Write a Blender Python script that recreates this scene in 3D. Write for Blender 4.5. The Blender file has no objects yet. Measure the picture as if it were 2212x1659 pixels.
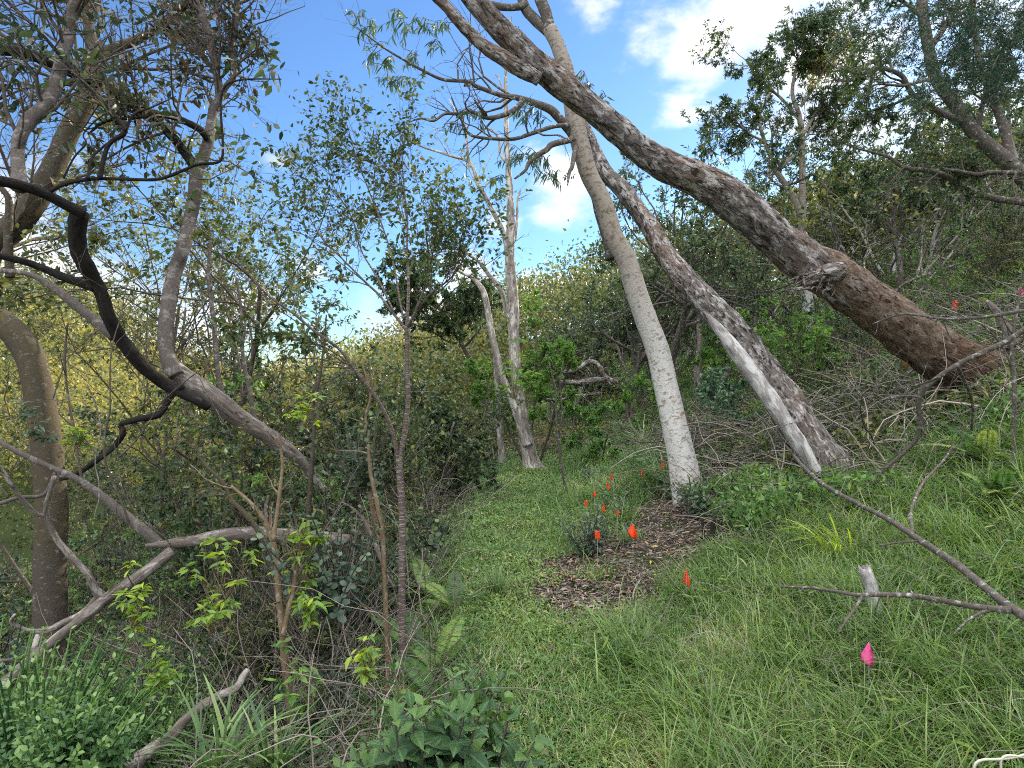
import bpy, math, random
import numpy as np
from mathutils import Vector

R8 = np.random.default_rng(7)
random.seed(7)
F = 1380.0                      # focal length for a frame 2212 wide
sc = bpy.context.scene

# ------------------------------------------------------------ camera, world, sun, exposure
cd = bpy.data.cameras.new("camera")
cam = bpy.data.objects.new("camera", cd)
sc.collection.objects.link(cam)
cd.sensor_width = 36
cd.lens = 36 * F / 2212
cd.clip_start = 0.05
cd.clip_end = 3000
cam.rotation_euler = (math.radians(90), 0, 0)
sc.camera = cam
SUN_EL, SUN_AZ = math.radians(21), math.radians(37)      # azimuth to the right of the view axis
sc.view_settings.view_transform = 'Standard'
sc.view_settings.look = 'None'
sc.view_settings.exposure = 1.0
sc.view_settings.gamma = 1
sc.render.engine = 'CYCLES'
sc.cycles.filter_width = 1.05
sc.cycles.max_bounces = 5
sc.cycles.diffuse_bounces = 2
sc.cycles.glossy_bounces = 2
sc.cycles.transmission_bounces = 3
sc.cycles.use_denoising = False
sc.cycles.use_adaptive_sampling = True
sc.cycles.adaptive_threshold = 0.02

sd = bpy.data.lights.new("sun", 'SUN')
sun = bpy.data.objects.new("sun", sd)
sc.collection.objects.link(sun)
sd.energy = 5.0
sd.angle = math.radians(0.6)
sd.color = (1.0, 0.88, 0.68)
sdir = Vector((math.cos(SUN_EL) * math.sin(SUN_AZ), math.cos(SUN_EL) * math.cos(SUN_AZ), math.sin(SUN_EL)))
sun.rotation_euler = (-sdir).to_track_quat('-Z', 'Y').to_euler()

world = bpy.data.worlds.new("World")
sc.world = world
world.use_nodes = True
NT = world.node_tree
NT.nodes.clear()


def nd(nt, t, **kw):
    n = nt.nodes.new(t)
    for k, v in kw.items():
        setattr(n, k, v)
    return n


def pixdir(px, py):
    v = Vector(((px - 1106) / F, 1, (829.5 - py) / F))
    return v.normalized()


def build_world():
    nt = NT
    L = nt.links.new
    sky = nd(nt, 'ShaderNodeTexSky', sky_type='NISHITA', sun_disc=False)
    sky.sun_elevation = SUN_EL
    sky.sun_rotation = SUN_AZ
    sky.air_density = 1.2
    sky.dust_density = 0.2
    sky.ozone_density = 2.2
    bgs = nd(nt, 'ShaderNodeBackground')
    bgs.inputs[1].default_value = 0.095
    tint = nd(nt, 'ShaderNodeMixRGB', blend_type='MULTIPLY'); tint.inputs[0].default_value = 1; tint.inputs[2].default_value = (.64, .86, 1.18, 1)
    L(sky.outputs[0], tint.inputs[1]); L(tint.outputs[0], bgs.inputs[0])
    tc = nd(nt, 'ShaderNodeTexCoord')
    blobs = [  # px, py, radius in radians, weight
        (1640, 30, .15, 1.1), (1560, 110, .14, .85), (1760, 120, .2, 1.0), (1850, 260, .2, .8), (1470, 225, .06, .7), (1540, 230, .07, .75),
        (1290, 20, .06, .62), (1420, 60, .09, .62), (1215, 395, .085, 1.05), (1170, 370, .07, .7), (1075, 485, .05, .85), (1000, 590, .08, .9),
        (920, 640, .10, .9), (830, 690, .09, .9), (690, 580, .07, .7), (1180, 650, .08, .95), (1240, 640, .05, .8), (600, 350, .04, .5), (60, 780, .22, 1.0),
        (250, 660, .16, .75), (-150, 600, .3, .9), (450, 690, .16, .85), (2100, 60, .2, .7), (2400, 300, .4, .9), (1480, 500, .08, .5)]
    total = None
    for px, py, r, w in blobs:
        d = pixdir(px, py)
        dt = nd(nt, 'ShaderNodeVectorMath', operation='DISTANCE')
        dt.inputs[1].default_value = d
        L(tc.outputs['Generated'], dt.inputs[0])
        mr = nd(nt, 'ShaderNodeMapRange', interpolation_type='SMOOTHSTEP')
        mr.inputs[1].default_value = r * 1.35
        mr.inputs[2].default_value = 0
        mr.inputs[3].default_value = 0
        mr.inputs[4].default_value = w
        L(dt.outputs['Value'], mr.inputs[0])
        if total is None:
            total = mr.outputs[0]
        else:
            a = nd(nt, 'ShaderNodeMath', operation='MAXIMUM')
            L(total, a.inputs[0]); L(mr.outputs[0], a.inputs[1])
            total = a.outputs[0]
    # unseen bright cloud added behind the viewer and overhead to fill the shade
    sp = nd(nt, 'ShaderNodeSeparateXYZ'); L(tc.outputs['Generated'], sp.inputs[0])
    back = nd(nt, 'ShaderNodeMapRange'); back.inputs[1].default_value = 0.45; back.inputs[2].default_value = -0.15
    back.inputs[3].default_value = 0; back.inputs[4].default_value = .8
    L(sp.outputs['Y'], back.inputs[0])
    a = nd(nt, 'ShaderNodeMath', operation='MAXIMUM'); L(total, a.inputs[0]); L(back.outputs[0], a.inputs[1]); total = a.outputs[0]
    up = nd(nt, 'ShaderNodeMapRange'); up.inputs[1].default_value = .6; up.inputs[2].default_value = .82; up.inputs[3].default_value = 0; up.inputs[4].default_value = .95
    L(sp.outputs['Z'], up.inputs[0])
    a = nd(nt, 'ShaderNodeMath', operation='MAXIMUM'); L(total, a.inputs[0]); L(up.outputs[0], a.inputs[1]); total = a.outputs[0]
    noi = nd(nt, 'ShaderNodeTexNoise'); noi.inputs['Scale'].default_value = 9; noi.inputs['Detail'].default_value = 9
    noi.inputs['Roughness'].default_value = .58; noi.inputs['Distortion'].default_value = .25
    mp = nd(nt, 'ShaderNodeMapping'); mp.inputs['Scale'].default_value = (1, 1, 1.9); L(tc.outputs['Generated'], mp.inputs[0]); L(mp.outputs[0], noi.inputs['Vector'])
    m1 = nd(nt, 'ShaderNodeMath', operation='MULTIPLY_ADD'); L(noi.outputs['Fac'], m1.inputs[0]); m1.inputs[1].default_value = 1.7; m1.inputs[2].default_value = -.98
    m2 = nd(nt, 'ShaderNodeMath', operation='ADD'); L(m1.outputs[0], m2.inputs[0]); L(total, m2.inputs[1])
    cov = nd(nt, 'ShaderNodeMapRange', interpolation_type='SMOOTHSTEP'); cov.inputs[1].default_value = .28; cov.inputs[2].default_value = .95
    L(m2.outputs[0], cov.inputs[0])
    bgc = nd(nt, 'ShaderNodeBackground')
    noc = nd(nt, 'ShaderNodeTexNoise'); noc.inputs['Scale'].default_value = 5; noc.inputs['Detail'].default_value = 5; L(tc.outputs['Generated'], noc.inputs['Vector'])
    cr = nd(nt, 'ShaderNodeValToRGB'); cr.color_ramp.elements[0].color = (.58, .64, .76, 1); cr.color_ramp.elements[1].color = (1, .97, .93, 1)
    cr.color_ramp.elements[0].position = .38; cr.color_ramp.elements[1].position = .56
    L(noc.outputs['Fac'], cr.inputs[0]); L(cr.outputs[0], bgc.inputs[0]); cst = nd(nt, 'ShaderNodeMapRange'); cst.inputs[1].default_value = .35; cst.inputs[2].default_value = -.3; cst.inputs[3].default_value = .8; cst.inputs[4].default_value = 1.6; L(sp.outputs['Y'], cst.inputs[0]); cs2 = nd(nt, 'ShaderNodeMath', operation='MULTIPLY_ADD'); L(up.outputs[0], cs2.inputs[0]); cs2.inputs[1].default_value = 2.1; L(cst.outputs[0], cs2.inputs[2]); L(cs2.outputs[0], bgc.inputs[1])
    mx = nd(nt, 'ShaderNodeMixShader'); L(cov.outputs[0], mx.inputs[0]); L(bgs.outputs[0], mx.inputs[1]); L(bgc.outputs[0], mx.inputs[2])
    out = nd(nt, 'ShaderNodeOutputWorld'); L(mx.outputs[0], out.inputs[0])


build_world()

# ------------------------------------------------------------ helpers: noise, mesh building


def hash3(i):
    h = (i[..., 0] * 73856093) ^ (i[..., 1] * 19349663) ^ (i[..., 2] * 83492791)
    h = ((h ^ (h >> 13)) * 1274126177) & 0x7fffffff
    h = ((h ^ (h >> 15)) * 668265263) & 0x7fffffff
    return h / 2147483647.0


def vnoise(p):
    p = np.asarray(p, float)
    i = np.floor(p).astype(np.int64)
    f = p - i
    u = f * f * (3 - 2 * f)
    r = 0
    for a in (0, 1):
        for b in (0, 1):
            for c in (0, 1):
                w = (u[..., 0] if a else 1 - u[..., 0]) * (u[..., 1] if b else 1 - u[..., 1]) * (u[..., 2] if c else 1 - u[..., 2])
                r = r + w * hash3(i + np.array([a, b, c]))
    return r * 2 - 1


def fbm(p, o=4):
    r = 0; a = .5
    for k in range(o):
        r = r + a * vnoise(p); p = p * 2.03 + 11.3; a *= .5
    return r


def nrm(v):
    return v / np.maximum(np.linalg.norm(v, axis=-1, keepdims=True), 1e-9)


OBJ = sc.collection.objects


def tag(o, label=None, cat=None, group=None, kind=None):
    if label: o['label'] = label
    if cat: o['category'] = cat
    if group: o['group'] = group
    if kind: o['kind'] = kind
    return o


def thing(name, label, cat, loc=(0, 0, 0), group=None):
    o = bpy.data.objects.new(name, None)
    o.empty_display_size = .1
    OBJ.link(o)
    o.location = tuple(float(c) for c in loc)
    return tag(o, label, cat, group)


class MB:
    def __init__(s):
        s.V = []; s.T = []; s.A = []; s.B = []; s.n = 0

    def add(s, v, t, a, b=None):
        v = v.reshape(-1, 3)
        s.V.append(v.astype(np.float32)); s.T.append((t.reshape(-1, 3) + s.n).astype(np.int32))
        s.A.append(np.broadcast_to(np.asarray(a, np.float32).reshape(-1) if np.ndim(a) else np.float32(a), (len(v),)))
        s.B.append((v if b is None else b.reshape(-1, 3)).astype(np.float32))
        s.n += len(v)

    def build(s, name, mat, parent=None, origin=None, smooth=True):
        V = np.concatenate(s.V); T = np.concatenate(s.T)
        if origin is None:
            origin = np.array(parent.location) if parent is not None else np.zeros(3)
        me = bpy.data.meshes.new(name)
        me.vertices.add(len(V)); me.vertices.foreach_set('co', (V - np.asarray(origin, np.float32)).astype(np.float32).ravel())
        me.loops.add(len(T) * 3); me.loops.foreach_set('vertex_index', T.ravel())
        me.polygons.add(len(T)); me.polygons.foreach_set('loop_start', np.arange(len(T), dtype=np.int32) * 3)
        if smooth: me.polygons.foreach_set('use_smooth', np.ones(len(T), bool))
        a = me.attributes.new('rnd', 'FLOAT', 'POINT'); a.data.foreach_set('value', np.concatenate(s.A).astype(np.float32))
        b = me.attributes.new('bark', 'FLOAT_VECTOR', 'POINT'); b.data.foreach_set('vector', np.concatenate(s.B).ravel())
        me.update(calc_edges=True)
        me.materials.append(mat)
        o = bpy.data.objects.new(name, me)
        OBJ.link(o)
        if parent is not None:
            o.parent = parent
        else:
            o.location = tuple(float(c) for c in origin)
        return o

    # N tubes of n rings at once
    def tubes(s, P, Rd, sides=5, rnd=None):
        N, n, _ = P.shape
        tan = np.empty_like(P)
        tan[:, 1:-1] = P[:, 2:] - P[:, :-2]; tan[:, 0] = P[:, 1] - P[:, 0]; tan[:, -1] = P[:, -1] - P[:, -2]
        tan = nrm(tan)
        md = nrm(P[:, -1] - P[:, 0])
        ref = np.zeros((N, 3)); ax = np.argmin(np.abs(md), axis=1); ref[np.arange(N), ax] = 1
        u = nrm(np.cross(ref[:, None, :], tan)); w = np.cross(tan, u)
        th = np.arange(sides) * 2 * np.pi / sides
        ring = np.cos(th)[None, None, :, None] * u[:, :, None, :] + np.sin(th)[None, None, :, None] * w[:, :, None, :]
        V = P[:, :, None, :] + Rd[:, :, None, None] * ring
        seg = np.linalg.norm(np.diff(P, axis=1), axis=2)
        ln = np.concatenate([np.zeros((N, 1)), np.cumsum(seg, 1)], 1)
        B = np.stack([Rd[:, :, None] * np.cos(th), Rd[:, :, None] * np.sin(th), np.broadcast_to(ln[:, :, None], (N, n, sides))], -1)
        B = B + R8.random((N, 1, 1, 3)) * 5
        i = np.arange(n - 1)[:, None] * sides; k = np.arange(sides)[None, :]; k2 = (k + 1) % sides
        a = i + k; b = i + k2; c = i + sides + k2; d = i + sides + k
        T = np.stack([np.stack([a, b, c], -1), np.stack([a, c, d], -1)], 2).reshape(-1, 3)
        T = T[None] + (np.arange(N) * n * sides)[:, None, None]
        r = R8.random(N) if rnd is None else rnd
        s.add(V, T, np.repeat(r, n * sides), B)

    # a single well shaped limb with lumpy bark relief
    def limb(s, pts, rad, sides=16, step=None, rough=.06, ridge=.0, seed=0, cap=True, flare=0, spike=0):
        pts, rad = spline(pts, rad, step or max(.03, float(np.mean(rad)) * .45))
        n = len(pts)
        tan = nrm(np.gradient(pts, axis=0))
        u = np.zeros_like(pts); x = np.cross(tan[0], [0.3, .9, .2]); u[0] = x / np.linalg.norm(x)
        for i in range(1, n):
            x = u[i - 1] - tan[i] * np.dot(u[i - 1], tan[i]); u[i] = x / np.linalg.norm(x)
        w = np.cross(tan, u)
        th = np.arange(sides) * 2 * np.pi / sides
        ln = np.concatenate([[0], np.cumsum(np.linalg.norm(np.diff(pts, axis=0), axis=1))])
        C = np.cos(th)[None, :]; S = np.sin(th)[None, :]
        Rm = float(np.mean(rad))
        q = np.stack([C * 1.6 + 0 * ln[:, None], S * 1.6 + 0 * ln[:, None], ln[:, None] / Rm * .5 + 0 * C], -1) + seed * 7.1
        big = fbm(q, 4)
        q2 = np.stack([C * 5 + 0 * ln[:, None], S * 5 + 0 * ln[:, None], ln[:, None] / Rm * .7 + 0 * C], -1) + seed * 3.3
        rid = np.abs(fbm(q2, 3))
        rr = rad[:, None] * (1 + rough * 2.2 * big + ridge * (rid * 2 - .5))
        if flare:
            rr = rr * (1 + flare * np.exp(-ln[:, None] / (Rm * 2.5)) * (1 + .5 * np.sin(th * 5 + seed)[None, :]))
        V = pts[:, None] + rr[..., None] * (C[..., None] * u[:, None] + S[..., None] * w[:, None])
        if spike:                                                      # torn, splintered end
            V[-1] += tan[-1] * (rad[-1] * spike * R8.random(sides))[:, None]
        B = np.stack([rad[:, None] * C, rad[:, None] * S, ln[:, None] + 0 * C], -1) + seed * 1.37
        i = np.arange(n - 1)[:, None] * sides; k = np.arange(sides)[None, :]; k2 = (k + 1) % sides
        a = i + k; b = i + k2; c = i + sides + k2; d = i + sides + k
        T = np.stack([np.stack([a, b, c], -1), np.stack([a, c, d], -1)], 2).reshape(-1, 3)
        V = V.reshape(-1, 3); B = B.reshape(-1, 3)
        if cap:
            V = np.vstack([V, pts[-1] + tan[-1] * rad[-1] * (.3 if not spike else -.4), pts[0]]); B = np.vstack([B, B[-1], B[0]])
            e = (n - 1) * sides; kk = np.arange(sides)
            T = np.vstack([T, np.stack([e + kk, e + (kk + 1) % sides, np.full(sides, n * sides)], -1), np.stack([(kk + 1) % sides, kk, np.full(sides, n * sides + 1)], -1)])
        s.add(V, T, .5, B)
        return pts, rad

    def leaves(s, pos, d, nor, L, kind='oval', wr=.45, rnd=None):
        tm, tt = TEMPL[kind]
        d = nrm(d); side = nrm(np.cross(d, nor)); nn = np.cross(side, d)
        N = len(pos)
        L = np.broadcast_to(L, (N,))
        curl = R8.uniform(-.2, 1.3, N)[:, None]
        t = tm[None]
        V = pos[:, None] + L[:, None, None] * (t[..., 1:2] * d[:, None] + wr * t[..., 0:1] * side[:, None] + (t[..., 2] * curl)[..., None] * nn[:, None])
        T = tt[None] + (np.arange(N) * len(tm))[:, None, None]
        r = R8.random(N) if rnd is None else rnd
        mid = np.broadcast_to((np.abs(tm[:, 0]))[None], (N, len(tm)))
        B = np.stack([mid, np.broadcast_to(tm[None, :, 1], mid.shape), np.zeros_like(mid)], -1)
        s.add(V, T, np.repeat(r, len(tm)), B)

    # curved grass blades
    def blades(s, pos, az, L, lean, bend, w, rnd=None, seg=4):
        N = len(pos)
        t = np.linspace(0, 1, seg + 1)
        el = lean[:, None] + bend[:, None] * t[None] ** 1.3            # angle away from vertical
        el = np.minimum(el, 2.6)
        ds = (L / seg)[:, None]
        hx = np.concatenate([np.zeros((N, 1)), np.cumsum(np.sin(el[:, 1:]) * ds, 1)], 1)
        hz = np.concatenate([np.zeros((N, 1)), np.cumsum(np.cos(el[:, 1:]) * ds, 1)], 1)
        ca, sa = np.cos(az)[:, None], np.sin(az)[:, None]
        c = np.stack([hx * ca, hx * sa, hz], -1) + pos[:, None]
        tw = R8.uniform(-.6, .6, N)[:, None]
        sd = np.stack([-np.sin(az[:, None] + tw) + 0 * hx, np.cos(az[:, None] + tw) + 0 * hx, 0 * hx], -1)
        wd = (w[:, None] * np.minimum(1, (1 - t) ** .7 * 1.15 + .0)[None] * np.minimum(1, .55 + t * 3)[None])
        a = c - sd * wd[..., None]; b = c + sd * wd[..., None]
        V = np.stack([a, b], 2).reshape(N, -1, 3)
        T = []
        for i in range(seg):
            o = 2 * i
            T += [[o, o + 1, o + 3], [o, o + 3, o + 2]]
        T = np.array(T)[None] + (np.arange(N) * 2 * (seg + 1))[:, None, None]
        r = R8.random(N) if rnd is None else rnd
        tt = np.broadcast_to(np.repeat(t, 2)[None], (N, 2 * (seg + 1)))
        B = np.stack([np.ones_like(tt), tt, np.zeros_like(tt)], -1)
        s.add(V, T, np.repeat(r, 2 * (seg + 1)), B)


def _tm(v, t):
    return np.array(v, float), np.array(t, int)


TEMPL = {
    'diamond': _tm([(0, 0, 0), (-.5, .45, .08), (.5, .45, .08), (0, 1, -.1)], [(0, 2, 1), (1, 2, 3)]),
    'oval': _tm([(0, 0, 0), (-.5, .35, .09), (0, .38, 0), (.5, .35, .09), (-.36, .72, .02), (0, .74, -.06), (.36, .72, .02), (0, 1, -.18)],
                [(0, 2, 1), (0, 3, 2), (1, 2, 5), (1, 5, 4), (2, 3, 6), (2, 6, 5), (4, 5, 7), (5, 6, 7)]),
    'sickle': _tm([(0, 0, 0), (-.35, .3, .03), (.65, .28, .03), (-.15, .62, 0), (.85, .58, 0), (1.2, 1, -.05)],
                  [(0, 2, 1), (1, 2, 4), (1, 4, 3), (3, 4, 5)]),
    'round': _tm([(0, 0, 0), (-.5, .25, .1), (0, .3, 0), (.5, .25, .1), (-.6, .6, .1), (0, .62, 0), (.6, .6, .1), (-.3, .92, .0), (.3, .92, .0), (0, 1, -.08)],
                 [(0, 2, 1), (0, 3, 2), (1, 2, 5), (1, 5, 4), (2, 3, 6), (2, 6, 5), (4, 5, 9), (4, 9, 7), (5, 6, 9), (6, 8, 9)]),
}
_v = [(0, 0, 0)]
for _t, _w in ((.15, .42), (.35, .92), (.55, 1.0), (.75, .72), (.9, .3)):
    for _x in (-1, -.5, 0, .5, 1):
        _v.append((_x * .5 * _w, _t, abs(_x) * .16 * _w - .25 * _t * _t + (.03 if abs(_x) == .5 else 0)))
_v.append((0, 1.04, -.3))
_f = [(0, 2, 1), (0, 3, 2), (0, 4, 3), (0, 5, 4)]
for _r in range(4):
    for _c in range(4):
        a_ = 1 + _r * 5 + _c
        _f += [(a_, a_ + 1, a_ + 6), (a_, a_ + 6, a_ + 5)]
_f += [(21 + c, 22 + c, 26) for c in range(4)]
TEMPL['broad'] = _tm(_v, _f)


def spline(pts, rad, step):
    pts = np.asarray(pts, float); rad = np.asarray(rad, float)
    out = []; ro = []
    n = len(pts)
    for i in range(n - 1):
        p0 = pts[max(i - 1, 0)]; p1 = pts[i]; p2 = pts[i + 1]; p3 = pts[min(i + 2, n - 1)]
        L = np.linalg.norm(p2 - p1); m = max(2, int(math.ceil(L / step)))
        t = (np.arange(m) / m)[:, None]
        out.append(.5 * (2 * p1 + (p2 - p0) * t + (2 * p0 - 5 * p1 + 4 * p2 - p3) * t ** 2 + (3 * p1 - p0 - 3 * p2 + p3) * t ** 3))
        ts = t[:, 0]; ts = ts * ts * (3 - 2 * ts)
        ro.append(rad[i] + (rad[i + 1] - rad[i]) * ts)
    out.append(pts[-1:]); ro.append(rad[-1:])
    return np.concatenate(out), np.concatenate(ro)


def resamp(P, Rr, n):
    ln = np.concatenate([[0], np.cumsum(np.linalg.norm(np.diff(P, axis=0), axis=1))])
    t = np.linspace(0, ln[-1], n)
    return np.stack([np.interp(t, ln, P[:, k]) for k in range(3)], -1), np.interp(t, ln, Rr)


def grow(P, Rr, k, tr=(.3, 1), L=(.3, .6), rel=True, ang=(30, 65), n=6, wig=.22, grav=0., rr=.55, taper=.3, maxr=9, bias=None, minr=.0006):
    """children of N parent polylines, all at once"""
    N, m, _ = P.shape
    plen = np.linalg.norm(np.diff(P, axis=1), axis=2).sum(1)
    k = np.broadcast_to(np.asarray(k), (N,))
    cnt = (np.floor(k + R8.random(N))).astype(int)
    idx = np.repeat(np.arange(N), cnt); M = len(idx)
    if M == 0: return np.zeros((0, n, 3)), np.zeros((0, n))
    t = R8.uniform(tr[0], tr[1], M) * .999
    ti = t * (m - 1); i0 = ti.astype(int); f = (ti - i0)[:, None]
    a = P[idx, i0]; b = P[idx, i0 + 1]
    p0 = a + (b - a) * f
    tg = nrm(b - a)
    r0 = Rr[idx, i0] * (1 - f[:, 0]) + Rr[idx, i0 + 1] * f[:, 0]
    ll = R8.uniform(L[0], L[1], M)
    if rel: ll = ll * plen[idx] * (1.25 - .6 * t)
    rv = R8.normal(size=(M, 3)); pv = nrm(rv - tg * (rv * tg).sum(1)[:, None])
    an = np.radians(R8.uniform(ang[0], ang[1], M))[:, None]
    d = np.cos(an) * tg + np.sin(an) * pv
    if bias is not None: d = d + np.asarray(bias)
    d = nrm(d)
    st = (ll / (n - 1))[:, None]
    Q = [p0]
    for j in range(1, n):
        d = nrm(d + wig * R8.normal(size=(M, 3)) + np.array([0, 0, grav]))
        Q.append(Q[-1] + d * st)
    Q = np.stack(Q, 1)
    rs = np.maximum(np.minimum(r0 * rr, maxr), minr)
    Ro = rs[:, None] * np.linspace(1, taper, n)[None]
    return Q, Ro


def leaf_on(mb, P, per, L=(.04, .06), kind='oval', wr=.45, droop=.2, spread=1., tr=(.15, 1.), up=.8, out=.5):
    N, m, _ = P.shape
    cnt = np.floor(per + R8.random(N)).astype(int)
    idx = np.repeat(np.arange(N), cnt); M = len(idx)
    if M == 0: return
    t = R8.uniform(tr[0], tr[1], M) * .999
    ti = t * (m - 1); i0 = ti.astype(int); f = (ti - i0)[:, None]
    a = P[idx, i0]; b = P[idx, i0 + 1]
    pos = a + (b - a) * f; tg = nrm(b - a)
    rv = R8.normal(size=(M, 3)); pv = nrm(rv - tg * (rv * tg).sum(1)[:, None])
    d = nrm(out * tg + spread * pv + np.array([0, 0, -droop]))
    nor = np.array([0, 0, up]) + .55 * R8.normal(size=(M, 3))
    rn = np.clip(R8.random(N)[idx] * .55 + R8.random(M) * .45, 0, 1)
    mb.leaves(pos, d, nor, R8.uniform(L[0], L[1], M), kind, wr, rn)


# ------------------------------------------------------------ terrain


def xc(y):
    return np.interp(y, [-10, 0, 2.7, 4.7, 8, 13, 20, 40, 80, 200, 500], [.9, .6, .42, .22, .1, .7, 1.4, -1, -12, -50, -150])


def sst(a, b, x):
    t = np.clip((x - a) / (b - a), 0, 1)
    return t * t * (3 - 2 * t)


def gz(x, y, bump=True):
    x = np.asarray(x, float); y = np.asarray(y, float)
    d = x - xc(y)
    r = np.maximum(d - .5, 0)
    rc = np.minimum(r, 8)
    z = .26 * rc + .024 * rc * rc + np.where(r > 8, 7.6 * (1 - np.exp(-(r - 8) / 12)), 0)
    l = np.maximum(-d - .55, 0)
    z = z - 9.0 * (1 - np.exp(-l * .055)) + 25 * sst(28, 75, l)
    if bump:
        p = np.stack([x, y, np.zeros_like(x)], -1)
        am = .25 + .75 * sst(.5, 2.5, np.abs(d))
        z = z + am * (.16 * fbm(p * .7, 3)) + .03 * fbm(p * 4.1, 2)
        z = z + sst(12, 60, np.abs(d)) * 2.2 * fbm(p * .06 + 5, 3)
    return z


CAM = np.array([0, 0, 1.6 + float(gz(0., 0.))])
cam.location = tuple(CAM)


def ray(px, py):
    return np.array([(px - 1106) / F, 1.0, (829.5 - py) / F])


def at(px, py, Y):
    return CAM + ray(px, py) * Y


_ys = np.concatenate([np.arange(1.2, 30, .04), np.arange(30, 250, .4)])


def on_ground(px, py):
    d = ray(px, py)
    P = CAM[None] + d[None] * _ys[:, None]
    g = gz(P[:, 0], P[:, 1])
    hit = np.nonzero(P[:, 2] <= g)[0]
    i = hit[0] if len(hit) else len(_ys) - 1
    p = P[i].copy(); p[2] = g[i]
    return p


def T(tr, Y0, Y1=None):
    """polyline traced in the picture, set at its own depths -> points, radii (real size)"""
    n = len(tr)
    if Y1 is None: Y1 = Y0
    seg = [0]
    for i in range(1, n): seg.append(seg[-1] + math.hypot(tr[i][0] - tr[i - 1][0], tr[i][1] - tr[i - 1][1]))
    pts = []; rad = []
    for i, q in enumerate(tr):
        Y = Y0 + (Y1 - Y0) * seg[i] / seg[-1]
        if len(q) > 3: Y = q[3]
        pts.append(at(q[0], q[1], Y)); rad.append(q[2] / 2 * Y / F)
    return np.array(pts), np.array(rad)


# ------------------------------------------------------------ materials


def mat(name):
    m = bpy.data.materials.new(name); m.use_nodes = True
    m.node_tree.nodes.clear()
    return m, m.node_tree, m.node_tree.links.new


def ramp(nt, stops):
    r = nd(nt, 'ShaderNodeValToRGB')
    e = r.color_ramp.elements
    while len(e) < len(stops): e.new(.5)
    for i, (p, c) in enumerate(stops):
        e[i].position = p; e[i].color = (*c, 1)
    return r


def leaf_mat(name, cols, trans=.35, rough=.5, vein=False, tip=None, spec=.3):
    m, nt, L = mat(name)
    at_ = nd(nt, 'ShaderNodeAttribute', attribute_name='rnd')
    n = len(cols)
    rp = ramp(nt, [(p, tuple(min(.8, v * 1.3) for v in c)) for p, c in cols]); L(at_.outputs['Fac'], rp.inputs[0])
    col = rp.outputs[0]
    if vein or tip:
        bk = nd(nt, 'ShaderNodeAttribute', attribute_name='bark'); sx = nd(nt, 'ShaderNodeSeparateXYZ'); L(bk.outputs['Vector'], sx.inputs[0])
    if vein:
        mr = nd(nt, 'ShaderNodeMapRange'); mr.inputs[1].default_value = 0; mr.inputs[2].default_value = .09; mr.inputs[3].default_value = .6; mr.inputs[4].default_value = 0
        L(sx.outputs['X'], mr.inputs[0])
        wv = nd(nt, 'ShaderNodeMath', operation='SINE'); ml = nd(nt, 'ShaderNodeMath', operation='MULTIPLY'); ml.inputs[1].default_value = 120
        sb = nd(nt, 'ShaderNodeMath', operation='MULTIPLY_ADD'); L(sx.outputs['X'], sb.inputs[0]); sb.inputs[1].default_value = -.8; L(sx.outputs['Y'], sb.inputs[2]); L(sb.outputs[0], ml.inputs[0]); L(ml.outputs[0], wv.inputs[0])
        bp = nd(nt, 'ShaderNodeBump'); bp.inputs['Strength'].default_value = .5; bp.inputs['Distance'].default_value = .004; L(wv.outputs[0], bp.inputs['Height'])
        mx = nd(nt, 'ShaderNodeMixRGB'); L(mr.outputs[0], mx.inputs[0]); L(col, mx.inputs[1]); mx.inputs[2].default_value = (.20, .30, .10, 1); col = mx.outputs[0]
    if tip:
        mr = nd(nt, 'ShaderNodeMapRange'); mr.inputs[1].default_value = .1; mr.inputs[2].default_value = 1; L(sx.outputs['Y'], mr.inputs[0]); mr.inputs[4].default_value = .55
        mx = nd(nt, 'ShaderNodeMixRGB'); L(mr.outputs[0], mx.inputs[0]); L(col, mx.inputs[1]); mx.inputs[2].default_value = (*tip, 1); col = mx.outputs[0]
    p = nd(nt, 'ShaderNodeBsdfPrincipled'); L(col, p.inputs['Base Color']); p.inputs['Roughness'].default_value = rough
    p.inputs['Specular IOR Level'].default_value = spec + .15
    if vein: L(bp.outputs[0], p.inputs['Normal'])
    tr = nd(nt, 'ShaderNodeBsdfTranslucent')
    hs = nd(nt, 'ShaderNodeHueSaturation'); hs.inputs['Hue'].default_value = .485; hs.inputs['Saturation'].default_value = 1.15; hs.inputs['Value'].default_value = 1.7
    L(col, hs.inputs['Color']); L(hs.outputs[0], tr.inputs[0])
    mx = nd(nt, 'ShaderNodeMixShader'); mx.inputs[0].default_value = trans
    L(p.outputs[0], mx.inputs[1]); L(tr.outputs[0], mx.inputs[2])
    o = nd(nt, 'ShaderNodeOutputMaterial'); L(mx.outputs[0], o.inputs[0])
    return m


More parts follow.
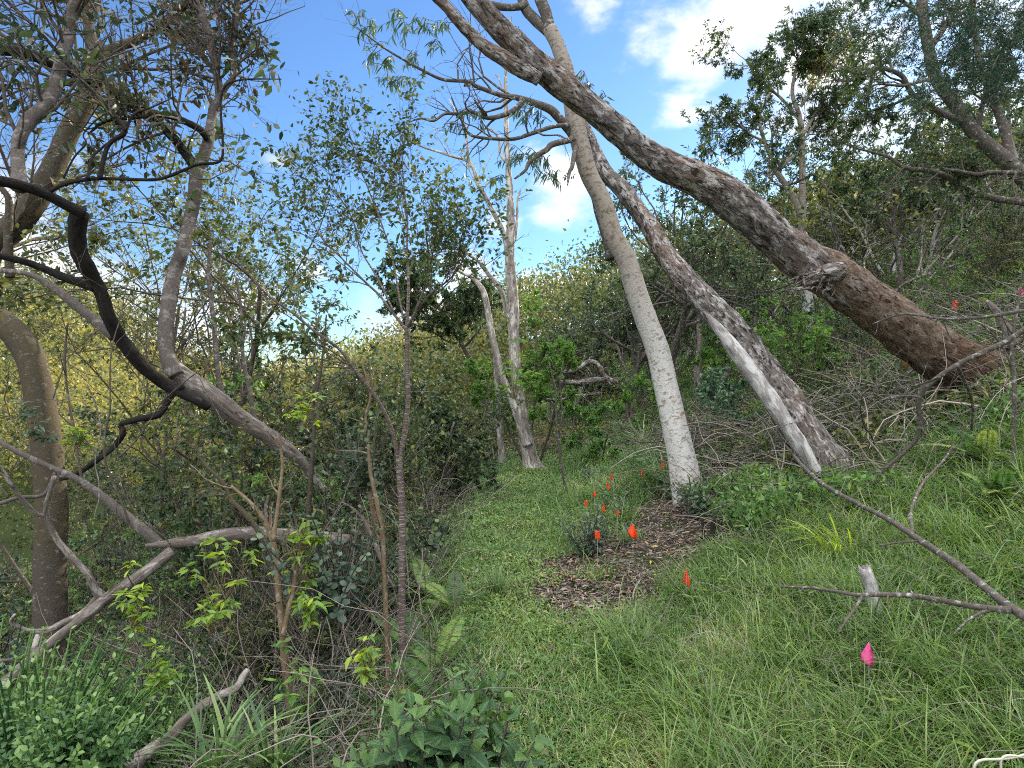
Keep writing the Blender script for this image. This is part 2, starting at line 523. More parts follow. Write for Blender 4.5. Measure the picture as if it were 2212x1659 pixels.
def bark_mat(name, base, patch, crack, sc_patch=9, patch_amt=.5, stretch=.25, fine=60, bump=.6, crack_amt=.5, third=None, third_amt=.35, third_scale=2.2, bdist=.02, crack_scale=1.9, fade=None, rot=None):
    m, nt, L = mat(name)
    bk = nd(nt, 'ShaderNodeAttribute', attribute_name='bark')

    def noise(scale, zs, det=6, rough=.6, dist=0.):
        mp = nd(nt, 'ShaderNodeMapping'); mp.inputs['Scale'].default_value = (scale, scale, scale * zs); L(bk.outputs['Vector'], mp.inputs[0])
        n = nd(nt, 'ShaderNodeTexNoise'); n.inputs['Scale'].default_value = 1; n.inputs['Detail'].default_value = det; n.inputs['Roughness'].default_value = rough; n.inputs['Distortion'].default_value = dist
        L(mp.outputs[0], n.inputs['Vector']); return n.outputs['Fac']

    def thr(x, lo, hi):
        r = nd(nt, 'ShaderNodeMapRange', interpolation_type='SMOOTHSTEP'); r.inputs[1].default_value = lo; r.inputs[2].default_value = hi; L(x, r.inputs[0]); return r.outputs[0]

    def mix(f, a, b):
        x = nd(nt, 'ShaderNodeMixRGB'); L(f, x.inputs[0])
        if isinstance(a, tuple): x.inputs[1].default_value = (*a, 1)
        else: L(a, x.inputs[1])
        x.inputs[2].default_value = (*b, 1); return x.outputs[0]
    n1 = noise(sc_patch, stretch * 2.6, 7, .68, .5)
    n2 = noise(fine, stretch, 5, .7)
    n3 = noise(sc_patch * crack_scale, stretch * 1.5, 7, .68, 1.1)
    col = mix(thr(n2, .3, .7), base, tuple(c * .6 for c in base))
    if third is not None:
        n4 = noise(third_scale, .5, 5, .6, .4)
        col = mix(thr(n4, 1 - third_amt - .14, 1 - third_amt + .1), col, third)
    col = mix(thr(n1, 1 - patch_amt - .07, 1 - patch_amt + .07), col, patch)
    col = mix(thr(n3, 1 - crack_amt - .02, 1 - crack_amt + .12), col, crack)
    if rot:                                                            # rotten brown wood up to a ragged limit along the stem
        sx = nd(nt, 'ShaderNodeSeparateXYZ'); L(bk.outputs['Vector'], sx.inputs[0]); nr = noise(2.2, .6, 6, .7, .5)
        zz = nd(nt, 'ShaderNodeMath', operation='MULTIPLY_ADD'); L(nr, zz.inputs[0]); zz.inputs[1].default_value = -3.2; L(sx.outputs['Z'], zz.inputs[2])
        mf = thr(zz.outputs[0], rot[0] + .35, rot[0] - .25); rc = mix(thr(n1, .4, .62), rot[1], rot[2]); rc = mix(thr(n3, .5, .64), rc, rot[3])
        mm = nd(nt, 'ShaderNodeMixRGB'); L(mf, mm.inputs[0]); L(col, mm.inputs[1]); L(rc, mm.inputs[2]); col = mm.outputs[0]
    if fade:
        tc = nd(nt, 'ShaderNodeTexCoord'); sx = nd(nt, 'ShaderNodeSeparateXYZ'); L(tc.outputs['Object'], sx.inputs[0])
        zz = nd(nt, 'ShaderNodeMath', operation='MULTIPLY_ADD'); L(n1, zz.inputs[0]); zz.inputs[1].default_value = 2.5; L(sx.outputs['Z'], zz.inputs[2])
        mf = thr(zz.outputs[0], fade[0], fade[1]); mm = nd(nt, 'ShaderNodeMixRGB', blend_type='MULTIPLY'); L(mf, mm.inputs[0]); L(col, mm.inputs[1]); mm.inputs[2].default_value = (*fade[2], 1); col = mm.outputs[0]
    p = nd(nt, 'ShaderNodeBsdfPrincipled'); L(col, p.inputs['Base Color']); p.inputs['Roughness'].default_value = .9; p.inputs['Specular IOR Level'].default_value = .15
    inv = nd(nt, 'ShaderNodeMath', operation='MULTIPLY_ADD'); L(n3, inv.inputs[0]); inv.inputs[1].default_value = -1.3; L(n2, inv.inputs[2])
    b = nd(nt, 'ShaderNodeBump'); b.inputs['Strength'].default_value = bump; b.inputs['Distance'].default_value = bdist
    L(inv.outputs[0], b.inputs['Height']); L(b.outputs[0], p.inputs['Normal'])
    o = nd(nt, 'ShaderNodeOutputMaterial'); L(p.outputs[0], o.inputs[0])
    return m


def plain_mat(name, col, rough=.6, spec=.3, trans=0, noise=0):
    m, nt, L = mat(name)
    p = nd(nt, 'ShaderNodeBsdfPrincipled'); p.inputs['Base Color'].default_value = (*col, 1); p.inputs['Roughness'].default_value = rough; p.inputs['Specular IOR Level'].default_value = spec
    if noise:
        n = nd(nt, 'ShaderNodeTexNoise'); n.inputs['Scale'].default_value = noise
        rp = ramp(nt, [(.3, tuple(c * .7 for c in col)), (.7, col)]); L(n.outputs['Fac'], rp.inputs[0]); L(rp.outputs[0], p.inputs['Base Color'])
    o = nd(nt, 'ShaderNodeOutputMaterial')
    if trans:
        t = nd(nt, 'ShaderNodeBsdfTranslucent'); t.inputs[0].default_value = (*col, 1)
        mx = nd(nt, 'ShaderNodeMixShader'); mx.inputs[0].default_value = trans; L(p.outputs[0], mx.inputs[1]); L(t.outputs[0], mx.inputs[2]); L(mx.outputs[0], o.inputs[0])
    else:
        L(p.outputs[0], o.inputs[0])
    return m


# leaves
M_dark = leaf_mat('dark_leaf', [(0, (.012, .024, .012)), (.45, (.032, .056, .022)), (.8, (.075, .11, .035)), (1, (.15, .19, .06))], .25, .4)
M_olive = leaf_mat('olive_leaf', [(0, (.02, .03, .012)), (.45, (.055, .072, .025)), (.8, (.13, .14, .04)), (1, (.25, .22, .055))], .3, .45)
M_bluish = leaf_mat('bluish_leaf', [(0, (.02, .045, .028)), (.5, (.045, .09, .045)), (1, (.10, .155, .07))], .25, .4)
M_yg = leaf_mat('yellow_green_leaf', [(0, (.022, .04, .013)), (.5, (.05, .08, .022)), (.88, (.10, .125, .03)), (1, (.24, .14, .03))], .22, .45)
M_bright = leaf_mat('bright_leaf', [(0, (.035, .085, .018)), (.5, (.08, .165, .035)), (1, (.17, .28, .055))], .38, .45)
M_fea = leaf_mat('feathery_leaf', [(0, (.012, .03, .02)), (.5, (.025, .055, .032)), (1, (.07, .11, .05))], .15, .6, spec=.1)
M_weed = leaf_mat('weed_leaf', [(0, (.02, .05, .018)), (.5, (.055, .12, .036)), (1, (.15, .24, .07))], .3, .4)
M_lime = leaf_mat('lime_leaf', [(0, (.08, .15, .03)), (.6, (.15, .25, .035)), (1, (.32, .38, .05))], .4, .4)
M_rust = leaf_mat('rusty_leaf', [(0, (.02, .035, .02)), (.5, (.04, .055, .028)), (.75, (.075, .06, .03)), (.93, (.13, .075, .04)), (1, (.3, .17, .03))], .2, .5)
M_silver = leaf_mat('silvery_leaf', [(0, (.02, .045, .025)), (.5, (.05, .085, .05)), (1, (.12, .165, .09))], .2, .35)
M_grass = leaf_mat('grass_blade', [(0, (.02, .05, .014)), (.4, (.065, .14, .035)), (.75, (.15, .245, .055)), (.9, (.28, .33, .12)), (1, (.42, .37, .22))], .35, .45, tip=(.2, .26, .08))
M_tuft = leaf_mat('tuft_blade', [(0, (.04, .085, .03)), (.6, (.10, .17, .055)), (1, (.2, .27, .09))], .3, .4)
M_sword = leaf_mat('sword_blade', [(0, (.14, .24, .03)), (1, (.34, .42, .05))], .35, .4)
M_cover = leaf_mat('cover_leaf', [(0, (.025, .06, .018)), (.45, (.065, .135, .035)), (.8, (.13, .225, .055)), (1, (.24, .28, .08))], .35, .45)
M_fern = leaf_mat('fern_leaf', [(0, (.035, .08, .018)), (.5, (.075, .15, .03)), (1, (.17, .25, .05))], .38, .45)
M_broad = leaf_mat('ribbed_leaf', [(0, (.025, .065, .026)), (.6, (.05, .11, .04)), (1, (.12, .21, .055))], .22, .45, vein=True)
M_litter = leaf_mat('litter_leaf', [(0, (.035, .025, .02)), (.3, (.09, .06, .045)), (.6, (.15, .11, .085)), (.86, (.28, .23, .19)), (.95, (.3, .15, .07)), (1, (.42, .3, .08))], .1, .7)
M_dead = leaf_mat('dead_stem', [(0, (.035, .028, .022)), (.5, (.105, .088, .07)), (1, (.27, .235, .19))], .05, .8)
M_sun_tint = leaf_mat('sun_tinted_leaf', [(0, (.05, .075, .022)), (.5, (.13, .135, .042)), (1, (.27, .23, .07))], .45, .45)  # yellow of warm sunlight put into the leaf colour
# barks
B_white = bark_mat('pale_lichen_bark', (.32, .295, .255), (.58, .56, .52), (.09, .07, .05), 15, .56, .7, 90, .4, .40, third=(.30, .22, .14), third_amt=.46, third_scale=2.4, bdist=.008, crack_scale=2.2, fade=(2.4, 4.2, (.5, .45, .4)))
B_lich = bark_mat('blotched_bark', (.13, .11, .09), (.38, .37, .345), (.04, .032, .025), 18, .40, .5, 90, .55, .36, bdist=.012)
B_dead = bark_mat('weathered_bark', (.20, .17, .15), (.46, .43, .40), (.03, .024, .02), 14, .46, .22, 60, 1., .5, third=(.20, .14, .10), third_amt=.4, bdist=.02)
B_t1 = bark_mat('weathered_bark_rotting', (.17, .145, .13), (.42, .395, .37), (.03, .024, .02), 14, .46, .22, 60, 1., .5, third=(.20, .14, .10), third_amt=.4, bdist=.02, rot=(4.11 + 2.2 - 1.6, (.12, .08, .053), (.25, .19, .145), (.02, .012, .008)))
B_brown = bark_mat('brown_rotten_wood', (.15, .095, .06), (.27, .20, .15), (.02, .012, .008), 14, .42, .16, 60, 1., .5, third=(.11, .06, .032), third_amt=.45, bdist=.03)
B_bone = bark_mat('bleached_wood', (.20, .165, .14), (.38, .34, .30), (.05, .038, .028), 13, .45, .15, 70, .8, .46, bdist=.01)
B_pale = bark_mat('pale_furrowed_bark', (.34, .295, .255), (.58, .54, .49), (.07, .054, .042), 13, .46, .15, 70, .8, .45, bdist=.01)
B_strip = bark_mat('bare_pale_wood', (.34, .31, .29), (.52, .50, .48), (.08, .065, .05), 12, .5, .15, 70, .7, .42, bdist=.01)
B_grey = bark_mat('smooth_grey_bark', (.135, .115, .10), (.24, .215, .195), (.05, .042, .034), 12, .42, .6, 90, .4, .3, third=(.13, .105, .085), third_amt=.35, bdist=.006)
B_black = bark_mat('dark_mossy_bark', (.03, .026, .023), (.095, .087, .08), (.009, .008, .007), 8, .33, .3, 60, .7, .45, bdist=.015)
B_olivey = bark_mat('speckled_olive_bark', (.095, .08, .062), (.27, .255, .22), (.03, .024, .017), 16, .36, .8, 90, .5, .42, third=(.075, .062, .038), third_amt=.5, bdist=.008)
B_band = bark_mat('banded_bark', (.12, .085, .07), (.36, .33, .30), (.05, .034, .028), 26, .43, 4.5, 90, .4, .3, bdist=.004)
B_twig = bark_mat('twig_bark', (.11, .09, .07), (.24, .22, .19), (.045, .035, .028), 20, .38, .4, 60, .3, .35, bdist=.004)
B_tan = bark_mat('tan_bark', (.21, .15, .09), (.30, .25, .18), (.09, .06, .04), 18, .4, .4, 60, .3, .35, bdist=.004)


def ground_mat():
    m, nt, L = mat('forest_soil')
    g = nd(nt, 'ShaderNodeNewGeometry')
    n = nd(nt, 'ShaderNodeTexNoise'); n.inputs['Scale'].default_value = 30; n.inputs['Detail'].default_value = 8; n.inputs['Roughness'].default_value = .7; L(g.outputs['Position'], n.inputs['Vector'])
    rp = ramp(nt, [(.3, (.018, .013, .01)), (.5, (.05, .037, .028)), (.7, (.11, .085, .065))]); L(n.outputs['Fac'], rp.inputs[0])
    n2 = nd(nt, 'ShaderNodeTexNoise'); n2.inputs['Scale'].default_value = 1.7; n2.inputs['Detail'].default_value = 6; L(g.outputs['Position'], n2.inputs['Vector'])
    mr = nd(nt, 'ShaderNodeMapRange'); mr.inputs[1].default_value = .42; mr.inputs[2].default_value = .62; L(n2.outputs['Fac'], mr.inputs[0])
    mx = nd(nt, 'ShaderNodeMixRGB'); L(mr.outputs[0], mx.inputs[0]); L(rp.outputs[0], mx.inputs[1]); mx.inputs[2].default_value = (.04, .06, .02, 1)
    ln = nd(nt, 'ShaderNodeVectorMath', operation='LENGTH'); L(g.outputs['Position'], ln.inputs[0])          # grown over away from the trail
    mf = nd(nt, 'ShaderNodeMapRange'); mf.inputs[1].default_value = 7; mf.inputs[2].default_value = 13; L(ln.outputs['Value'], mf.inputs[0])
    r2 = ramp(nt, [(.35, (.012, .02, .008)), (.65, (.05, .065, .02))]); L(n.outputs['Fac'], r2.inputs[0])
    m3 = nd(nt, 'ShaderNodeMixRGB'); L(mf.outputs[0], m3.inputs[0]); L(mx.outputs[0], m3.inputs[1]); L(r2.outputs[0], m3.inputs[2]); mx = m3
    p = nd(nt, 'ShaderNodeBsdfPrincipled'); L(mx.outputs[0], p.inputs['Base Color']); p.inputs['Roughness'].default_value = 1; p.inputs['Specular IOR Level'].default_value = .05
    b = nd(nt, 'ShaderNodeBump'); b.inputs['Distance'].default_value = .03; L(n.outputs['Fac'], b.inputs['Height']); L(b.outputs[0], p.inputs['Normal'])
    o = nd(nt, 'ShaderNodeOutputMaterial'); L(p.outputs[0], o.inputs[0])
    return m


# ------------------------------------------------------------ ground sheet
def build_ground():
    u = np.linspace(-1, 1, 460); v = np.linspace(-.35, 1, 430)
    xs = np.sinh(u * 5.6) / np.sinh(5.6) * 520
    ys = np.sinh(v * 5.2) / np.sinh(5.2) * 560 + 4
    X, Y = np.meshgrid(xs, ys)
    Z = gz(X, Y)
    V = np.stack([X, Y, Z], -1)
    ny, nx = X.shape
    i = np.arange(ny - 1)[:, None] * nx + np.arange(nx - 1)[None]
    Tq = np.stack([np.stack([i, i + 1, i + nx + 1], -1), np.stack([i, i + nx + 1, i + nx], -1)], 2)
    mb = MB(); mb.add(V, Tq, 0)
    o = mb.build('ground', ground_mat()); o['kind'] = 'structure'


build_ground()

# ------------------------------------------------------------ tree building


def pad(Ps, n=14):
    """list of (pts, rad) -> stacked arrays resampled to n"""
    a = [resamp(p, r, n) for p, r in Ps]
    return np.stack([x[0] for x in a]), np.stack([x[1] for x in a])


LASTBR = []


def on_gl(px, py, lift):
    P_ = CAM[None] + ray(px, py)[None] * _ys[:, None]; h_ = P_[:, 2] - gz(P_[:, 0], P_[:, 1])
    return float(_ys[np.nonzero(h_ <= lift)[0][0]])


def limbs_tree(name, label, cat, limbs, bark, sides=16, rough=.06, ridge=0, base=None, group=None, seed=0, flare=0, sub='branch', split=1):
    """limbs: list of (pts, rad). The first 'split' make the trunk mesh, others the limbs' mesh"""
    p0 = limbs[0][0][0]
    root = thing(name, label, cat, p0 if base is None else base, group)
    mt = MB(); out = []
    for i, (p, r) in enumerate(limbs[:split]):
        out.append(mt.limb(p, r, sides, rough=rough, ridge=ridge, seed=seed + i, flare=flare if i == 0 else 0))
    mt.build('trunk', bark, root)
    root_br = LASTBR; root_br.clear()
    for i, (p, r) in enumerate(limbs[split:]):
        mb = MB()
        out.append(mb.limb(p, r, max(8, sides - 6), rough=rough, ridge=ridge * .6, seed=seed + 20 + i))
        root_br.append(mb.build(sub, bark, root))
    return root, out


def twigs(root, out, bark, specs, leaf=None, name='twigs', leafname='crown', sides=(5, 4, 3)):
    """grow successive orders of twigs on the limbs in out, leaves on the last order"""
    P, Rr = pad(out)
    mb = MB(); ml = MB()
    for j, sp in enumerate(specs):
        P, Rr = grow(P, Rr, **sp)
        if len(P) == 0: break
        mb.tubes(P, Rr, sides[min(j, len(sides) - 1)])
        if leaf and (j == len(specs) - 1 or leaf.get('all')):
            kw = {k: v for k, v in leaf.items() if k not in ('mat', 'all')}
            leaf_on(ml, P, **kw)
    if mb.n: mb.build(name, bark, root)
    if ml.n: ml.build(leafname, leaf['mat'], root)
    return P, Rr


def TG(tr, lift=.25):
    """traced like T, each point lying 'lift' metres over the ground that the line of sight meets"""
    pts = []; rad = []
    for q in tr:
        P_ = CAM[None] + ray(q[0], q[1])[None] * _ys[:, None]; h_ = P_[:, 2] - gz(P_[:, 0], P_[:, 1])
        k = np.nonzero(h_ <= (q[3] if len(q) > 3 else lift))[0]; Yq = _ys[k[0]] if len(k) else _ys[-1]
        pts.append(at(q[0], q[1], Yq)); rad.append(q[2] / 2 * Yq / F)
    return np.array(pts), np.array(rad)


# --- the big broken trunk leaning across the picture
g1 = on_ground(2125, 838); YB = g1[1]
t1, l1 = limbs_tree('leaning_tree', 'thickest dead trunk, with a brown torn root end, leaning right across the view', 'tree', [
    T([(2150, 850, 132), (2109, 818, 121), (2013, 756, 107), (1950, 706, 102), (1850, 632, 99), (1744, 566, 92), (1687, 522, 84), (1631, 474, 81), (1574, 428, 81), (1532, 403, 77),
       (1489, 381, 70), (1433, 356, 64), (1376, 318, 56), (1340, 285, 58), (1280, 236, 56), (1200, 172, 56), (1130, 110, 51), (1070, 50, 48), (1010, -15, 42), (960, -90, 37), (900, -220, 26)], YB, YB - 1.6),
    T([(1165, 172, 28), (1128, 152, 34), (1088, 126, 32), (1040, 95, 27), (1000, 55, 25), (965, 15, 23), (930, -20, 22), (870, -110, 16)], YB - 1.25, YB - 1.6)],
    B_t1, sides=44, rough=.075, ridge=.13, seed=3)
# brown rotten lower sleeve of torn wood, and the root plate
mb = MB(); lo = T([(2170, 866, 136), (2109, 818, 124), (2050, 778, 110), (2013, 756, 98), (1975, 726, 70)], YB, YB - .22)
mb.limb(lo[0], lo[1], 34, rough=.09, ridge=.16, seed=9, flare=.25)
ax_ = nrm(lo[0][0] - lo[0][1]); p1_ = nrm(np.cross(ax_, [0, 0, 1])); p2_ = np.cross(ax_, p1_)
for k in range(60):
    a = R8.uniform(0, 6.28); pe = math.cos(a) * p1_ + math.sin(a) * p2_; st = lo[0][0] - ax_ * R8.uniform(0, .25) + pe * lo[1][0] * R8.uniform(.5, 1)
    d = nrm(ax_ * R8.uniform(-.1, .9) + pe * R8.uniform(.4, 1.1) + R8.normal(size=3) * .2 + np.array([-.15, -.35, 0])); L = R8.uniform(.2, .75); b0 = R8.uniform(.015, .055)
    q = np.array([st, st + d * L * .35 + R8.normal(size=3) * .03, st + d * L * .7 + R8.normal(size=3) * .09 - np.array([0, 0, .05]), st + d * L + R8.normal(size=3) * .12 - np.array([0, 0, .1])]); mb.limb(q, [b0, b0 * .6, b0 * .35, .004], 7, rough=.15, ridge=.1, seed=k)
mb.build('root_end', B_brown, t1)
mb = MB()                                                              # torn shaggy stub on its underside
st = T([(1815, 588, 44), (1785, 590, 38), (1758, 600, 24), (1735, 614, 10)], YB - .62, YB - .7); mb.limb(st[0], st[1], 18, rough=.16, ridge=.2, seed=4, spike=1.3)
for k in range(30):
    q0 = at(R8.uniform(1725, 1800), R8.uniform(580, 625), YB - .7 + R8.uniform(-.1, .1)); q2 = q0 + np.array([R8.uniform(-.22, .02), R8.uniform(-.05, .05), R8.uniform(-.14, .03)])
    mb.limb(np.array([q0, (q0 + q2) / 2 + R8.normal(size=3) * .02, q2]), [.014, .009, .003], 5, seed=k)
mb.build('branch_stub', B_dead, t1)

# --- white spotted trunk standing by the flags
g2 = on_ground(1492, 1080); Y2 = g2[1]
def z2(x, y): return (x * .3414 + 725.5, y * .3414)
Tr2 = [(1500, 1095, 68), (1486, 1060, 61), (1466, 960, 56), (1444, 860, 52), (1422, 762, 50), (1396, 691, 48), (1376, 635, 46), (1354, 564, 44), (1325, 508, 41), (1303, 437, 40), (1274, 380, 38), (1254, 315, 40), (1243, 262, 40), (1231, 195, 36), (1222, 150, 34), (1203, 95, 31), (1186, 62, 31)]
t2, l2 = limbs_tree('lichened_tree', 'tall living tree with a smooth white spotted trunk beside the orange flags', 'tree', [
    T(Tr2, Y2, Y2 + .3),
    T([(1186, 62, 26), (1181, 34, 25), (1168, 0, 25), (1150, -60, 22), (1120, -160, 16)], Y2 + .3, Y2 + .2),
    T([(1190, 75, 22), (1174, 60, 22), (1155, 42, 23), (1135, 18, 22), (1124, -20, 20), (1118, -90, 16)], Y2 + .3, Y2 + .5),
    T([(1136, 12, 16), (1108, 16, 14), (1084, 15, 15), (1060, 10, 15), (1043, 4, 13), (1020, -20, 12)], Y2 + .35, Y2 + .1),
    T([(1228, 170, 20), (1203, 158, 19), (1180, 150, 16), (1150, 140, 13)], Y2 + .3, Y2 + .5),
    T([(1243, 300, 22), (1231, 283, 20), (1203, 250, 19), (1186, 235, 18), (1152, 222, 15), (1118, 211, 12), (1084, 206, 10), (1033, 188, 9), (1010, 176, 8), (958, 172, 7), (917, 154, 6), (879, 133, 5), (838, 109, 4), (804, 85, 3), (770, 58, 2)], Y2 + .25, Y2 - .6),
    T([(1128, 215, 12), (1122, 228, 12), (1101, 243, 11), (1067, 254, 10), (1043, 252, 9), (1019, 241, 8), (992, 246, 7), (961, 246, 6), (937, 261, 5), (910, 256, 4), (886, 263, 2)], Y2 - .1, Y2 - .6),
    T([(1230, 270, 11), (1197, 273, 9), (1152, 287, 9), (1111, 300, 8), (1067, 300, 7), (1026, 295, 6), (1009, 284, 5), (992, 250, 4), (975, 210, 3)], Y2 + .1, Y2 - .5),
    T([(1240, 300, 12), (1225, 304, 13), (1193, 312, 13), (1180, 324, 12), (1160, 336, 11), (1142, 352, 9), (1135, 368, 7), (1112, 386, 4)], Y2 + .1, Y2 - .3),
    T([(1245, 318, 12), (1240, 335, 10), (1236, 360, 9), (1230, 372, 8), (1226, 400, 3)], Y2, Y2 - .3),
    T([(1320, 560, 22), (1310, 515, 20), (1292, 462, 15), (1283, 430, 11), (1270, 385, 9)], Y2 + .35, Y2 + .5)],
    B_lich, sides=30, rough=.03, ridge=.03, seed=11, flare=.32)
# whiter, thickly spotted bark on the lower trunk
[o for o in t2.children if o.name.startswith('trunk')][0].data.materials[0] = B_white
SICK = dict(mat=M_bluish, per=5, L=(.07, .13), kind='sickle', wr=.16, droop=1.2, spread=.7, out=.5)
twigs(t2, l2[5:8], B_lich, [dict(k=12, L=(.15, .4), tr=(.25, 1), ang=(30, 75), wig=.25, grav=.05), dict(k=3.4, L=(.4, .9), tr=(.2, 1), ang=(25, 70), wig=.3)], None, sides=(5, 4))
# leafy ends only at the outer sprays
mbt = MB(); mbl = MB()
for (px, py, r, n) in [(765, 40, 30, 5), (795, 60, 35, 6), (850, 25, 40, 7), (870, 60, 30, 5), (800, 110, 40, 6), (835, 135, 35, 6), (885, 115, 30, 6), (850, 170, 35, 6), (900, 45, 20, 3), (930, 60, 25, 4), (955, 45, 20, 4), (935, 90, 20, 3),
                       (1110, 70, 30, 5), (1128, 245, 30, 5), (1150, 230, 30, 4), (1130, 330, 45, 8), (1100, 345, 30, 5), (1160, 345, 35, 6), (1190, 380, 35, 5), (1250, 160, 25, 4), (1265, 190, 25, 4), (1295, 210, 25, 4), (985, 275, 25, 4), (1000, 245, 25, 3), (1070, 380, 20, 3), (1030, 245, 20, 3), (1165, 260, 30, 4)]:
    for k in range(n):
        Y = Y2 + R8.uniform(-.7, .3)
        a = at(px + R8.normal() * r * .25 + 12, py + R8.normal() * r * .25, Y); b = at(px + R8.normal() * r * .6 - 4, py + R8.normal() * r * .6 + 6, Y + R8.normal() * .1)
        P = np.array([a, (a + b) / 2 + np.array([0, 0, .03]), b])[None]
        P0, R0 = resamp(P[0], np.array([.004, .003, .001]), 6)
        mbt.tubes(P0[None], R0[None], 4)
        leaf_on(mbl, P0[None], per=9, L=(.07, .13), kind='sickle', wr=.13, droop=1.0, spread=.7, out=.6, tr=(.1, 1))
mbt.build('twigs', B_twig, t2); mbl.build('crown', M_bluish, t2)

# --- second leaning trunk, pale strip along its underside
g3 = on_ground(1812, 1052); Y3 = g3[1]
t3, l3 = limbs_tree('leaning_tree', 'leaning dead grey trunk with a bleached strip, between the spotted tree and thickest trunk', 'tree', [
    T([(1835, 1085, 106), (1800, 1032, 94), (1740, 938, 83), (1680, 850, 76), (1616, 756, 67), (1560, 691, 60), (1509, 635, 54), (1470, 592, 50), (1433, 544, 43), (1405, 493, 40), (1376, 451, 38), (1348, 414, 36), (1308, 372, 32), (1286, 324, 24), (1266, 280, 22), (1246, 225, 20), (1225, 180, 18)], Y3, Y2 + 1.3)],
    B_dead, sides=36, rough=.07, ridge=.12, seed=17, flare=.16)
mb = MB()
q = T([(1768, 1025, 22), (1716, 942, 34), (1655, 850, 36), (1600, 772, 34), (1556, 715, 22), (1530, 680, 6)], Y3 - .135, Y3 + .13); mb.limb(q[0], q[1], 14, rough=.08, ridge=.05, seed=5)
mb.build('bare_wood', B_strip, t3)

# --- dead pale trees in the middle distance
g4 = on_ground(1146, 1012); Y4 = g4[1]
t4, l4 = limbs_tree('dead_tree', 'tall bleached dead tree with a flared furrowed base at the end of the trail', 'tree', [
    T([(1152, 1020, 44), (1145, 990, 32), (1135, 941, 30), (1124, 880, 28), (1114, 800, 25), (1110, 730, 23), (1110, 668, 23), (1104, 600, 25), (1101, 549, 22), (1103, 480, 18), (1101, 410, 15), (1096, 330, 12), (1094, 273, 10), (1093, 210, 8), (1092, 154, 6), (1098, 90, 4), (1105, 34, 3)], Y4),
    T([(1140, 960, 26), (1120, 900, 20), (1100, 850, 16), (1085, 810, 14), (1074, 770, 15), (1062, 719, 14), (1050, 651, 13), (1040, 622, 12), (1016, 598, 8), (995, 588, 6), (978, 576, 4)], Y4 - .1, Y4 - .3),
    T([(1108, 690, 14), (1097, 680, 12), (1082, 627, 11), (1053, 590, 9), (1035, 566, 7), (1010, 548, 6), (985, 520, 4), (947, 488, 3)], Y4, Y4 - .4),
    T([(1106, 640, 12), (1100, 590, 11), (1094, 533, 11), (1084, 495, 11), (1067, 461, 10), (1050, 427, 9), (1033, 399, 9), (1022, 362, 8), (1005, 345, 7), (978, 338, 6), (947, 328, 5), (906, 314, 4), (889, 293, 3), (884, 284, 2)], Y4, Y4 - .6),
    T([(1018, 360, 7), (1012, 345, 6), (1009, 307, 6), (1005, 273, 5), (988, 246, 4), (970, 215, 2)], Y4 - .5),
    T([(1112, 520, 7), (1117, 470, 6), (1118, 430, 5), (1125, 410, 3)], Y4 + .05),
    T([(1092, 350, 7), (1080, 330, 6), (1077, 300, 5), (1062, 280, 4), (1052, 282, 2)], Y4 + .05),
    T([(1094, 250, 5), (1086, 210, 4), (1082, 180, 3), (1070, 160, 2)], Y4 + .05)],
    B_pale, sides=20, rough=.08, ridge=.09, seed=23, flare=.3)
twigs(t4, l4[2:], B_pale, [dict(k=4, L=(.15, .35), tr=(.4, 1), ang=(25, 70), wig=.3, maxr=.012), dict(k=2, L=(.3, .8), ang=(25, 60), wig=.3)])
t5, l5 = limbs_tree('dead_tree', 'slim pale dead stem standing just to the side of the flared dead tree', 'tree', [
    T([(1086, 998, 16), (1080, 940, 13), (1077, 890, 12), (1074, 830, 11), (1070, 780, 10), (1068, 740, 8)], Y4 + .3, Y4)], B_pale, sides=14, rough=.08, ridge=.06, seed=29, flare=.2)
q = T([(1068, 878, 3), (980, 1040, 12), (965, 1000, 11), (950, 940, 11)], Y4 - 1.2)
t6, l6 = limbs_tree('stump', 'short bark-shedding stump leaning in the dark thicket beyond the fallen sticks', 'stump', [
    T([(982, 1030, 12), (972, 985, 11), (963, 945, 10), (958, 918, 9)], Y4 - 2.0)], B_pale, sides=12, rough=.1, ridge=.08, seed=31)

